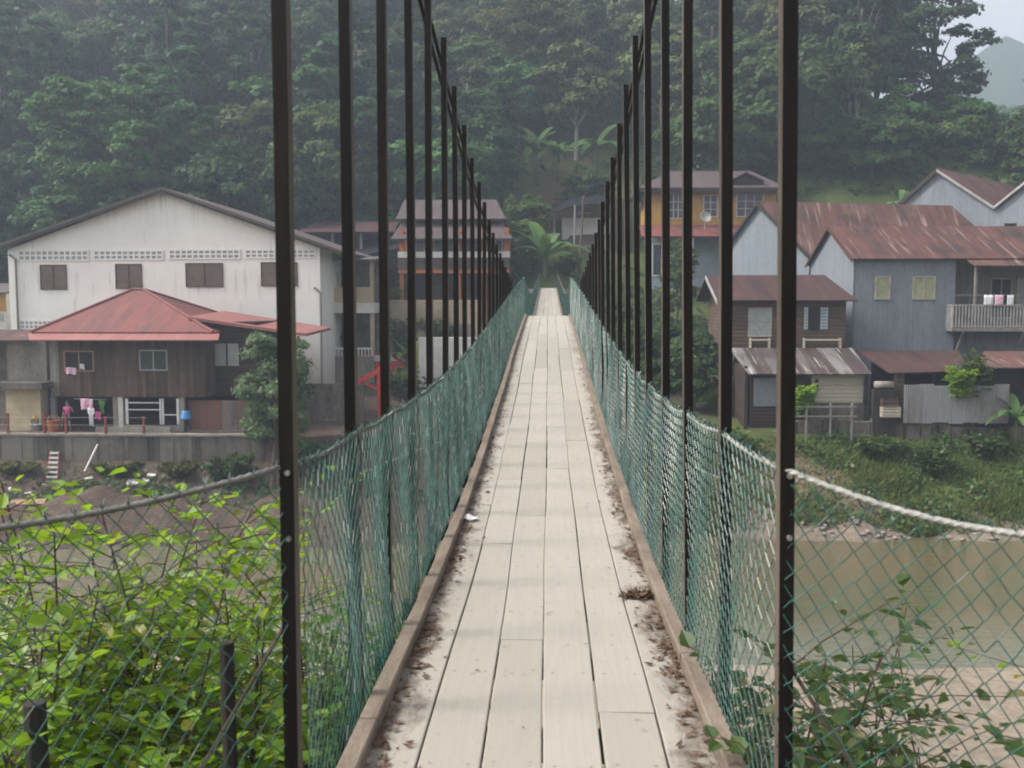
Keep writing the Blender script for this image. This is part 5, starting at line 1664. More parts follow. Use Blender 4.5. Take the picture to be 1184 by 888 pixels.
def tarp_shed():
    Y = 92.0
    P = lambda px, py, y=Y: at(px, py, y)
    zg = Hs(P(670, 260).x, Y) - 1
    root = house('tarpaulin_shed', (P(670, 260).x, Y, zg), 'shed under a sagging black roof uphill of the bridge end', 'shed')
    V, Fc = [], []
    N, K = 12, 4
    for j in range(K + 1):
        for i in range(N + 1):
            u = i / N; v = j / K
            p = P(628 + 84 * u, 250 - 14 * math.sin(min(1, u * 1.6) * math.pi / 2) + 6 * (u > .9), Y - 1 + 5 * v)
            V.append((p.x, p.y, p.z + .75 * math.sin(v * math.pi / 2) + .06 * math.sin(i * 1.7 + j)))
    Fc = [(j * (N + 1) + i, j * (N + 1) + i + 1, (j + 1) * (N + 1) + i + 1, (j + 1) * (N + 1) + i) for j in range(K) for i in range(N)]
    o = hp(root, MB().add(V, Fc), 'roof', M['tarp'])
    o.modifiers.new('thickness', 'SOLIDIFY').thickness = .08
    a, b = P(650, 276).x, P(706, 276).x
    hp(root, MB().box(a, b, Y + 1.0, Y + 3.6, zg, P(670, 251).z), 'wall', M['pale'])
    hp(root, MB().slab([P(650, 284, Y - .6), P(706, 282, Y - .6), P(706, 270, Y + .98), P(660, 272, Y + .98)], .1), 'lower_roof', M['mauveroof'])
    for px in (641, 664, 700):
        p = P(px, 270)
        hp(root, MB().tube([(p.x, Y - .6, zg), (p.x, Y - .6, P(px, 246).z)], .09, 6), 'post', M['greyboard'])


tarp_shed()


def utility_pole():
    Y = 81.0
    b = at(667, 330, Y); t = at(675, 226, Y)
    root = empty('utility_pole', (b.x, Y, b.z), 0, 'thin leaning utility pole with short crossarm behind the bridge end', 'utility pole')
    hp(root, MB().tube([(b.x, Y, b.z - 2), t], .13, 8, .08), 'shaft', M['trunk'])
    a0, a1 = at(668, 248, Y), at(683, 246, Y)
    hp(root, MB().tube([a0, a1], .06, 6), 'crossarm', M['trunk'])
    tag(MB().tube([at(664, 285, Y + .5), at(665, 237, Y + .5)], .08, 6).build('antenna_pole', M['greyboard']), 'short grey pole left of the utility pole', 'pole')


utility_pole()


def middle_things():
    # walls stepping up behind the annex
    def wall(px0, px1, py0, py1, Y, mat, label, name='garden_wall'):
        a, b = at(px0, py1, Y), at(px1, py1, Y)
        o = MB().box(a.x, b.x, Y, Y + .3, min(a.z - .5, Hs(a.x, Y) - .4), at((px0 + px1) / 2, py0, Y).z).build(name, mat, bevel=.03)
        tag(o, label, 'wall')
    wall(405, 555, 347, 366, 72.0, M['beige'], 'beige terrace wall below the orange house')
    wall(422, 447, 368, 386, 70.5, M['pale'], 'short pale wall below the beige terrace wall')
    wall(497, 548, 374, 386, 70.0, M['concrete'], 'low concrete wall left of the bridge net')
    wall(318, 420, 444, 470, 57.0, M['old_concrete'], 'old stained wall right of the grey leaved tree')
    wall(484, 560, 390, 404, 65.0, M['pale'], 'pale kerb wall beside the village road')
    # red gate frame
    Y = 58.0
    zg = Hs(at(430, 460, Y).x, Y)
    a, b = at(415, 437, Y), at(440, 425, Y)
    root = empty('red_gate_frame', (b.x, Y, zg), 0, 'bright red painted gate frame with a sloping beam in front of the red car', 'gate frame')
    hp(root, MB().box(b.x - .2, b.x + .05, Y - .1, Y + .1, zg - .3, b.z), 'post', M['redpaint'])
    hp(root, MB().box(a.x - .6, a.x - .5, Y - .06, Y + .06, zg - .3, a.z - .3), 'thin_post', M['redpaint'])
    hp(root, MB().plate([(a.x - .6, Y - .12, a.z - .3), (b.x, Y - .12, b.z), (b.x, Y - .12, b.z - .3), (a.x - .6, Y - .12, a.z - .62)], (0, .24, 0)), 'beam', M['redpaint'])
    hp(root, MB().plate([(b.x - 1.1, Y - .05, b.z - .75), (b.x - .2, Y - .05, b.z - 1.2), (b.x - .2, Y - .05, b.z - 1.35), (b.x - 1.1, Y - .05, b.z - .9)], (0, .1, 0)), 'brace', M['redpaint'])
    # yellow-green pillar
    Y = 66.0
    a, b = at(478, 431, Y), at(490, 397, Y)
    root = empty('lime_pillar', ((a.x + b.x) / 2, Y, a.z), 0, 'faded yellow green pillar beside the road left of the bridge', 'pillar')
    hp(root, MB().box(a.x, b.x, Y, Y + .5, Hs(a.x, Y) - .5, b.z), 'shaft', M['limepaint'], bevel=.03)
    hp(root, MB().box(a.x - .06, b.x + .06, Y - .06, Y + .56, b.z + .003, b.z + .12), 'cap', M['limepaint'], bevel=.02)
    # red car
    Y = 67.0
    c = at(445, 425, Y)
    zg = at(445, 429, Y).z - .35
    root = empty('red_car', (c.x, Y, zg), R(4), 'red hatchback car parked side on behind the red gate frame', 'car')
    prof = [(-2.05, .35), (2.0, .35), (2.08, .62), (2.0, .85), (1.15, .98), (-2.0, 1.0), (-2.1, .7)]
    cp = MB().prism(prof, -.8, .8); cp.build('body', M['carred'], root, bevel=.06)
    cab = MB()
    y = .68
    p0 = [(-1.95, 1.003), (1.1, 1.003), (.45, 1.5), (-1.6, 1.52)]
    vs = [(x, -.78, z) if z < 1.1 else (x, -y, z) for x, z in p0] + [(x, .78, z) if z < 1.1 else (x, y, z) for x, z in p0]
    cab.add(vs, [(0, 1, 2, 3), (7, 6, 5, 4), (0, 4, 5, 1), (1, 5, 6, 2), (2, 6, 7, 3), (3, 7, 4, 0)])
    cab.build('cabin', M['carred'], root, bevel=.05)
    for q0, q1, t0, t1 in ((-1.72, -.72, -1.5, -.72), (-.62, .25, -.62, .25), (.32, .92, .32, .42)):
        w = MB().add([(q0, -.79, 1.06), (q1, -.79, 1.06), (t1, -.72, 1.44), (t0, -.72, 1.44), (q0, -.74, 1.06), (q1, -.74, 1.06), (t1, -.67, 1.44), (t0, -.67, 1.44)],
                     [(0, 1, 2, 3), (7, 6, 5, 4), (0, 4, 5, 1), (1, 5, 6, 2), (2, 6, 7, 3), (3, 7, 4, 0)])
        w.build('window', M['greyglass'], root)
    for x in (-1.3, 1.3):
        for sy in (-1, 1):
            tw = MB().tube([(x, sy * .66, .33), (x, sy * .84, .33)], .33, 18).build('wheel', M['tyre'], root)
            MB().tube([(x, sy * .80, .33), (x, sy * .85, .33)], .2, 14).build('rim', M['galv'], tw)
    for sy in (-.55, .55):
        MB().box(2.0, 2.07, sy - .16, sy + .16, .66, .8).build('headlight', M['whiteplastic'], root)
    # terrace clutter near the grey tree
    p = at(412, 452, 57.5)
    tag(MB().lathe([(.22, 0), (.3, .4), (.32, .42), (.28, .38)], (p.x, 57.5, Hs(p.x, 57.5)), 12).build('green_tub', M['greencloth'], smooth=True), 'green plastic tub on the ground beside the red gate frame', 'tub')


middle_things()


# ------------------------------------------------------------------ plants
def rhombs(P, N, L, W, rng):
    """one leaf (a kite of four corners) at each P, facing N"""
    n = len(P)
    N = N / np.maximum(np.linalg.norm(N, axis=1, keepdims=True), 1e-9)
    t = rng.normal(size=(n, 3)); t -= N * np.sum(t * N, 1, keepdims=True)
    t /= np.linalg.norm(t, axis=1, keepdims=True)
    b = np.cross(N, t)
    L = np.asarray(L).reshape(-1, 1); W = np.asarray(W).reshape(-1, 1)
    V = np.stack([P - t * L * .5, P + b * W * .5 - t * L * .08, P + t * L * .5, P - b * W * .5 - t * L * .08], 1)
    Q = np.arange(4 * n).reshape(n, 4)
    return V.reshape(-1, 3), Q


def leaves2(P, D, U, L, W):
    """ovate leaves folded along the midrib: base P, direction D, up U"""
    n = len(P)
    D = D / np.linalg.norm(D, axis=1, keepdims=True)
    B = np.cross(D, U); B /= np.maximum(np.linalg.norm(B, axis=1, keepdims=True), 1e-9)
    Nn = np.cross(B, D)
    L = np.asarray(L).reshape(-1, 1); W = np.asarray(W).reshape(-1, 1)
    tip = P + D * L - Nn * L * .12
    f = .18
    l1 = P + D * L * .22 + B * W * .5 + Nn * W * f; l2 = P + D * L * .62 + B * W * .40 + Nn * W * f * .6
    r1 = P + D * L * .22 - B * W * .5 + Nn * W * f; r2 = P + D * L * .62 - B * W * .40 + Nn * W * f * .6
    V = np.stack([P, l1, l2, tip, r2, r1], 1)
    o = (np.arange(n) * 6)[:, None]
    Q = np.concatenate([np.concatenate([o, o + 3, o + 2, o + 1], 1), np.concatenate([o, o + 5, o + 4, o + 3], 1)])
    return V.reshape(-1, 3), Q


def crown_mesh(name, rx, rz, zc, K, per, leaf, seed, mat, clump=.26, flat=.72, low=-.85, hollow=.55, droop=0.0):
    rng = np.random.RandomState(seed)
    C = []
    while len(C) < K:
        v = rng.normal(size=3); v /= np.linalg.norm(v)
        if v[2] < low: continue
        r = hollow + (1 - hollow) * rng.rand() ** .6
        jit = 1 + .22 * math.sin(v[0] * 3.1 + seed) * math.cos(v[1] * 2.7 + v[2] * 3 + seed * 2)
        C.append((v[0] * rx * r * jit, v[1] * rx * r * jit, zc + v[2] * rz * r * jit))
    C = np.array(C)
    cr = rx * clump * (.65 + .7 * rng.rand(K))
    n = K * per
    idx = np.repeat(np.arange(K), per)
    d = rng.normal(size=(n, 3)); d /= np.linalg.norm(d, axis=1, keepdims=True)
    d[:, 2] = np.where(d[:, 2] < -.3, -d[:, 2] * .6, d[:, 2])
    rad = (.35 + .65 * rng.rand(n) ** .5) * (1 + .25 * rng.normal(size=n) * (rng.rand(n) < .15))
    P = C[idx] + d * (cr[idx] * rad)[:, None] * np.array([1, 1, flat])
    out = P - np.array([0, 0, zc]); out /= np.maximum(np.linalg.norm(out, axis=1, keepdims=True), 1e-6)
    N = d * .55 + out * .4 + np.array([0, 0, .55 - droop]) + rng.normal(size=(n, 3)) * .42
    s = leaf * (.6 + .8 * rng.rand(n))
    V, Q = rhombs(P, N, s * 1.25, s * .8, rng)
    me = bpy.data.meshes.new(name)
    o = mesh_np('crown', V, Q, mat)
    return o, C


def trunk_mesh(h, r, seed, C=None, mat=None, lean=.0, limbs=6, bare=0):
    rng = random.Random(seed)
    mb = MB()
    top = Vector((lean, rng.uniform(-.2, .2), h))
    pts = [Vector((0, 0, -1.2)).lerp(top, i / 6) + Vector((.12 * math.sin(i * 1.3 + seed), .1 * math.cos(i + seed), 0)) * (i > 0) for i in range(7)]
    mb.tube(pts, r, 8, r * .45)
    if C is not None:
        idx = list(range(len(C))); rng.shuffle(idx)
        for i in idx[:limbs]:
            e = Vector(C[i]); s = pts[rng.choice((3, 4, 5))]
            m = s.lerp(e, .5) + Vector((0, 0, .12 * (e - s).length))
            mb.tube([s, m, e], r * .38, 5, r * .1)
            for _ in range(bare):
                q = e + Vector((rng.uniform(-1, 1), rng.uniform(-1, 1), rng.uniform(0, 1.4)))
                mb.tube([m.lerp(e, rng.random()), q], r * .14, 4, r * .05)
    return mb.build('trunk', mat or M['trunk'], smooth=True)


def make_tree(name, rx, rz, zc, K, per, leaf, seed, mat, trunk_r=.3, trunk_mat=None, limbs=7, **kw):
    root = empty(name)
    lean = kw.pop('lean', 0.0)
    c, C = crown_mesh(name, rx, rz, zc, K, per, leaf, seed, mat, **kw)
    t = trunk_mesh(zc + rz * .25, trunk_r, seed, C, trunk_mat, lean, limbs)
    c.parent = root; t.parent = root
    return root


def dup(root, loc, rz, sc):
    r = root.copy(); COL.objects.link(r)
    r.location = loc; r.rotation_euler = (0, 0, rz); r.scale = sc
    for ch in root.children:
        c = ch.copy(); COL.objects.link(c); c.parent = r
    return r


def forest():
    rng = random.Random(21)
    protos = {
        'round': make_tree('broadleaf_tree', 4.3, 3.9, 6.6, 60, 150, .40, 3, M['leaf_dark']),
        'tall': make_tree('tall_tree', 3.5, 5.6, 9.6, 60, 150, .38, 8, M['leaf_dark'], .32, None, 9),
        'mid': make_tree('broadleaf_tree', 4.6, 3.5, 6.4, 58, 140, .44, 14, M['leaf_mid']),
        'olive': make_tree('olive_tree', 4.0, 3.8, 7.6, 46, 130, .36, 19, M['leaf_olive'], .26, M['paletrunk'], 12, hollow=.4),
        'bush': make_tree('low_tree', 3.2, 2.4, 2.9, 44, 130, .36, 27, M['leaf_mid'], .2),
    }
    LAB = {'round': ('dark round crowned broadleaf tree in the forest covering the hillside', 'tree', 'dark round crowned forest trees'),
           'tall': ('tall narrow crowned dark tree in the forest covering the hillside', 'tree', 'tall narrow forest trees'),
           'mid': ('mid green spreading broadleaf tree in the forest covering the hillside', 'tree', 'mid green spreading forest trees'),
           'olive': ('olive toned loose crowned tree with pale trunk in the hillside forest', 'tree', 'olive toned forest trees'),
           'bush': ('low bushy green tree growing at the foot of the hillside forest', 'tree', 'low bushy trees at the forest foot')}
    used = set()
    def put(kind, x, y, s, sx=1.0, label=None, name=None, zoff=0.0):
        p = protos[kind]
        o = dup(p, (x, y, Hs(x, y) - .3 + zoff), rng.random() * 6.28, (s * sx, s * sx, s))
        if label: tag(o, label, 'tree')
        else: tag(o, *LAB[kind])
        if name: o.name = name
        return o
    # forest grid
    y = 87.0
    row = 0
    while y < 168:
        step = 7.0 if y < 125 else 8.2
        x = -78 - (y - 85) * .35 + (row % 2) * step / 2
        xmax = 52 + (y - 85) * .55
        while x < xmax:
            xx = x + rng.uniform(-2.4, 2.4); yy = y + rng.uniform(-2.2, 2.2)
            x += step
            px = 634 + xx * F / yy
            if px < -90 or px > 1250: continue
            if -7 < xx < 11 and yy < 107: continue                      # the cleared slope above the bridge
            if 11 < xx < 24 and yy < 97: continue                       # yellow house
            if 24 <= xx < 42 and yy < 103: continue                     # grassy slope and upper houses
            if xx >= 42 and yy < 92: continue
            if yy < 92 and -22 < xx < -6: continue
            r = rng.random()
            if 11 <= xx < 20 and yy < 110 or (-14 < xx < 16 and yy < 150):
                kind = 'olive' if r < .5 else 'mid' if r < .8 else 'tall'
            elif xx > 20:
                kind = 'tall' if r < .4 else 'round' if r < .7 else 'mid' if r < .85 else 'olive'
            else:
                kind = 'round' if r < .42 else 'mid' if r < .66 else 'tall' if r < .86 else 'olive'
            if px > 990 and 350 - (Hs(xx, yy) + 9 - 11) * F / yy < 110: continue
            if px > 940 and yy > 112:
                put('round' if kind == 'tall' else kind, xx, yy, rng.uniform(.6, .85), rng.uniform(.95, 1.2))
            else:
                put(kind, xx, yy, rng.uniform(.82, 1.3), rng.uniform(.85, 1.15))
        y += step * .82
        row += 1
    # low trees along the forest foot
    for i in range(26):
        x = rng.uniform(-52, 48); yy = rng.uniform(83, 100)
        if -8 < x < 26 and yy < 97: continue
        if 26 <= x < 45 and yy < 101: yy += 12
        put('bush', x, yy, rng.uniform(.7, 1.2))
    # second hill
    for i in range(60):
        x = rng.uniform(85, 150); yy = rng.uniform(178, 240)
        px = 634 + x * F / yy
        if px < 1080 or px > 1260: continue
        put(rng.choice(('mid', 'olive', 'mid')), x, yy, rng.uniform(.8, 1.1))
    for p in protos.values():
        for c in list(p.children): bpy.data.objects.remove(c)
        bpy.data.objects.remove(p)
    # trees that stand out
    def special(px, py_base, Y, name, label, **kw):
        p = at(px, py_base, Y)
        t = make_tree(name, **kw)
        t.location = (p.x, Y, min(p.z, Hs(p.x, Y) + 1.5) if kw.get('K') else p.z)
        tag(t, label, 'tree')
        return t
    special(138, 268, 88, 'dome_tree', 'large dome crowned dark green tree directly behind the white hall roof', rx=5.9, rz=6.4, zc=9.3, K=120, per=170, leaf=.40, seed=41, mat=M['leaf_mid'], trunk_r=.45, clump=.2, flat=.6, hollow=.7)
    special(372, 260, 90, 'bushy_tree', 'bright leafed bushy tree rising behind the right end of the white hall', rx=4.2, rz=5.4, zc=7.0, K=80, per=150, leaf=.36, seed=43, mat=M['leaf_light'], trunk_r=.35)
    special(545, 225, 97, 'shade_tree', 'dense dark tree on the slope behind the orange house', rx=4.6, rz=4.8, zc=6.4, K=84, per=150, leaf=.36, seed=47, mat=M['leaf_dark'], trunk_r=.35)
    special(1076, 215, 112, 'spreading_tree', 'tall dark spreading tree against the sky at the top right', rx=5.4, rz=10.5, zc=14.5, K=120, per=120, leaf=.38, seed=53, mat=M['leaf_dark'], trunk_r=.4, limbs=24, hollow=.35, clump=.24, flat=.45)
    special(1010, 205, 116, 'canopy_tree', 'tall dark tree with sky gaps left of the spreading tree', rx=6.0, rz=8.5, zc=15.0, K=110, per=120, leaf=.38, seed=59, mat=M['leaf_dark'], trunk_r=.4, limbs=18, hollow=.35, clump=.24, flat=.5)
    special(988, 222, 99, 'slender_tree', 'slender pale trunked young tree standing on the grassy slope', rx=1.7, rz=4.2, zc=10.8, K=22, per=70, leaf=.34, seed=61, mat=M['leaf_olive'], trunk_r=.13, trunk_mat=M['paletrunk'], limbs=10, hollow=.3, clump=.42)
    special(965, 216, 100, 'sapling', 'thin bare stemmed sapling left of the slender pale trunked tree', rx=.9, rz=1.8, zc=5.6, K=9, per=60, leaf=.3, seed=67, mat=M['leaf_olive'], trunk_r=.09, trunk_mat=M['paletrunk'], limbs=5, clump=.5)
    special(915, 180, 106, 'tall_pale_tree', 'tall loose tree with a pale trunk right of the nearest right hanger', rx=3.0, rz=5.5, zc=12.5, K=46, per=110, leaf=.36, seed=71, mat=M['leaf_olive'], trunk_r=.2, trunk_mat=M['paletrunk'], limbs=14, hollow=.3)
    special(1110, 205, 101, 'round_bush_tree', 'rounded pale green tree just above the upper twin gabled house', rx=3.4, rz=2.6, zc=3.6, K=60, per=130, leaf=.34, seed=73, mat=M['leaf_light'], trunk_r=.2)
    special(612, 165, 112, 'open_tree', 'open crowned tree with visible forked trunks above the cleared slope', rx=5.2, rz=5.2, zc=12.0, K=64, per=130, leaf=.36, seed=79, mat=M['leaf_olive'], trunk_r=.22, trunk_mat=M['trunk'], limbs=22, hollow=.3)
    special(613, 280, 86, 'leafy_bush', 'bright green rounded bush above the red soil behind the bridge end', rx=1.7, rz=1.8, zc=1.9, K=40, per=110, leaf=.26, seed=83, mat=M['leaf_light'], trunk_r=.1)
    for px, Y, rx, rz, zc, sd, mt, lb in ((766, 64, 2.5, 2.2, 2.5, 101, 'leaf_mid', 'dense low tree right of the bridge seen between the third and fourth right hangers'),
                                          (806, 58.5, 2.0, 2.0, 2.4, 102, 'leaf_dark', 'dark low tree against the left wall of the small wood house'),
                                          (728, 70, 2.3, 2.3, 2.6, 103, 'leaf_mid', 'leafy low tree seen between the far right hangers'),
                                          (783, 79, 1.5, 2.9, 3.4, 104, 'leaf_light', 'narrow light green tree in front of the yellow house lower roof'),
                                          (598, 82, 1.9, 2.1, 2.6, 105, 'leaf_light', 'light green low tree at the right corner of the orange house')):
        x = at(px, 350, Y).x
        t = make_tree('low_tree', rx, rz, zc, 46, 130, .26, sd, M[mt], .1)
        t.location = (x, Y, Hs(x, Y) - .2); tag(t, lb, 'tree')
    # bare branching tree
    rt = empty('bare_tree', (at(712, 130, 128).x, 128, Hs(at(712, 130, 128).x, 128)), 0, 'leafless grey tree with fanned branches high on the slope between the hanger rows', 'tree')
    mb = MB(); r2 = random.Random(6)
    def br(p, d, L, r, dep):
        q = p + d * L
        mb.tube([p, p.lerp(q, .5) + Vector((r2.uniform(-.1, .1), 0, .1)) * L * .3, q], r, 5, r * .6)
        if dep:
            for k in range(3):
                nd = (d + Vector((r2.uniform(-.6, .6), r2.uniform(-.5, .5), r2.uniform(-.1, .5)))).normalized()
                br(q, nd, L * r2.uniform(.6, .8), r * .55, dep - 1)
    br(Vector((0, 0, -.5)), Vector((-.1, 0, 1)).normalized(), 6.5, .26, 4)
    mb.build('branches', M['paletrunk'], rt)
    # leaning pale trunk
    p, q = at(668, 60, 122), at(686, 8, 122)
    # grey leaved tree on the left bank
    g = at(318, 532, 49.6)
    t = make_tree('grey_leaf_tree', rx=1.8, rz=3.7, zc=4.9, K=76, per=170, leaf=.17, seed=91, mat=M['leaf_grey'], trunk_r=.15, limbs=12, clump=.34, hollow=.5, droop=.3)
    t.location = (g.x, 49.6, Hs(g.x, 49.6)); tag(t, 'grey green slender tree on the bank right of the plank house', 'tree')
    # hillside undergrowth
    n = 70000
    rs = np.random.RandomState(5)
    X = rs.uniform(-100, 100, n); Y = rs.uniform(78, 170, n)
    keep = ~((X > 11.5) & (X < 21) & (Y > 85) & (Y < 96)) & ~((X > 24) & (X < 44) & (Y > 78) & (Y < 94)) & ~((np.abs(X) < 2.5) & (Y < 80)) & ~((X < -8) & (Y < 83))
    cl = np.exp(-((X - 2.5) / 6) ** 2 - ((Y - 98) / 11) ** 2)
    keep &= rs.rand(n) > cl * 1.6
    X, Y = X[keep], Y[keep]
    Z = H(X, Y) + rs.rand(len(X)) ** 2 * .8
    N = rs.normal(size=(len(X), 3)) * .5 + np.array([0, -.35, .8])
    s = .25 + .45 * rs.rand(len(X))
    V, Q = rhombs(np.stack([X, Y, Z], -1), N, s * 1.5, s, rs)
    tag(mesh_np('hillside_undergrowth', V, Q, M['under']), 'green undergrowth of ferns and creepers covering the hillside floor', 'undergrowth', kind='stuff')


forest()


def banana_proto(seed, n=9, L=2.0, stem=1.6):
    rng = random.Random(seed)
    root = empty('banana_plant')
    MB().tube([(0, 0, -.4), (.03, 0, stem * .5), (.02, .02, stem)], .13, 8, .08).build('stem', M['bananastem'], root, True)
    V, Q = [], []
    for i in range(n):
        a = i * 2.4 + rng.uniform(-.3, .3); el = rng.uniform(.5, 1.35); l = L * rng.uniform(.75, 1.1)
        d = Vector((math.cos(a), math.sin(a), 0)); b = Vector((-d.y, d.x, 0))
        base = len(V); m = 8
        p = Vector((0, 0, stem)); ang = el
        for k in range(m + 1):
            q = k / m
            w = .26 * l / 2 * math.sin(math.pi * min(1, .08 + q * .9)) ** .6 * (1 if k < m else .1)
            up = Vector((0, 0, 1))
            V += [tuple(p + b * w + up * w * .25), tuple(p), tuple(p - b * w + up * w * .25)]
            p = p + (d * math.cos(ang) + up * math.sin(ang)) * (l / m)
            ang -= 1.5 / m * (1.1 if el < 1 else .75)
        for k in range(m):
            o = base + k * 3
            Q += [(o, o + 1, o + 4, o + 3), (o + 1, o + 2, o + 5, o + 4)]
    lv = mesh_np('leaves', V, Q, M['leaf_banana'], root)
    return root


def bananas():
    def on_slope(px, py):
        Y = 80.0
        while Y < 140:
            p = at(px, py, Y)
            if Hs(p.x, Y) >= p.z: break
            Y += .5
        return Y
    data = [(620, 215, 97, 1.5, 'large banana plant on the cleared slope left of centre'),
            (643, 212, 96, 1.3, 'banana plant beside the larger one on the cleared slope'),
            (690, 208, 99, 1.4, 'banana plant with drooping leaves right of centre on the cleared slope'),
            (629, 322, 79, 2.1, 'lush banana plant just behind the far end of the bridge'),
            (1046, 250, 88, 1.5, 'bright banana plant left of the upper twin gabled house'),
            (1176, 470, 52.0, 1.0, 'banana plant at the right edge beside the zinc fence'),
            (470, 425, 66, 1.0, 'small banana plant beside the lime pillar')]
    for i, (px, py, Y, s, lab) in enumerate(data):
        if i in (0, 1, 2):
            Y = on_slope(px, py); s *= 1.35
        o = banana_proto(40 + i)
        p = at(px, py, Y)
        o.location = (p.x, Y, Hs(p.x, Y) - (1.9 if i == 3 else .05)); o.rotation_euler = (0, 0, i * 1.7); o.scale = (s, s, s)
        tag(o, lab, 'banana plant')


bananas()


def shrub(name, loc, h, spread, nst, ntw, leaf, seed, mat, label, group=None, per=7, zmin=.15, up=.75, stem_r=.012, cat='shrub', tall=.55):
    """stems with twigs, each twig carrying ovate leaves"""
    rng = np.random.RandomState(seed)
    root = empty(name, loc, 0, label, cat, group)
    mb = MB(); P, D = [], []
    for i in range(nst):
        a = rng.rand() * 6.283; r = spread * (.25 + .75 * rng.rand())
        base = np.array([math.cos(a) * r * .35, math.sin(a) * r * .35, -.15])
        tip = np.array([math.cos(a) * r, math.sin(a) * r, h * (tall + (1 - tall) * rng.rand())])
        pts = []
        ph = rng.rand(3) * 6
        for k in range(8):
            q = k / 7
            p = base + (tip - base) * np.array([q ** 1.3, q ** 1.3, q]) + np.array([math.sin(q * 5 + ph[0]), math.sin(q * 4 + ph[1]), 0]) * .06 * h * q
            pts.append(p)
        mb.tube(pts, stem_r * (.8 + .6 * rng.rand()), 5, stem_r * .3)
        for j in range(ntw):
            q = zmin + (1 - zmin) * rng.rand() ** .8
            k = min(6, int(q * 7)); p0 = pts[k] + (pts[k + 1] - pts[k]) * (q * 7 - k)
            b = rng.rand() * 6.283
            d = np.array([math.cos(b), math.sin(b), rng.uniform(-.2, up)]); d /= np.linalg.norm(d)
            l = (.18 + .35 * rng.rand()) * (h / 2.5) ** .4
            p1 = p0 + d * l; pm = p0 + d * l * .5 + np.array([0, 0, .03])
            mb.tube([p0, pm, p1], stem_r * .3, 4, stem_r * .12)
            for u in range(per):
                w = .2 + .8 * (u + rng.rand() * .5) / per
                pp = p0 + d * l * w
                s = np.cross(d, [0, 0, 1]); s /= max(np.linalg.norm(s), 1e-6)
                dd = d * .5 + s * (1 if u % 2 else -1) * .8 + rng.normal(size=3) * .25 + np.array([0, 0, .1])
                P.append(pp); D.append(dd)
    P, D = np.array(P), np.array(D)
    U = rng.normal(size=P.shape) * .45 + np.array([0, 0, 1.0])
    L = leaf * (.4 + .9 * rng.rand(len(P)))
    V, Q = leaves2(P, D, U, L, L * .72)
    mb.build('stems', M['stem'], root)
    mesh_np('leaves', V, Q, mat, root)
    return root


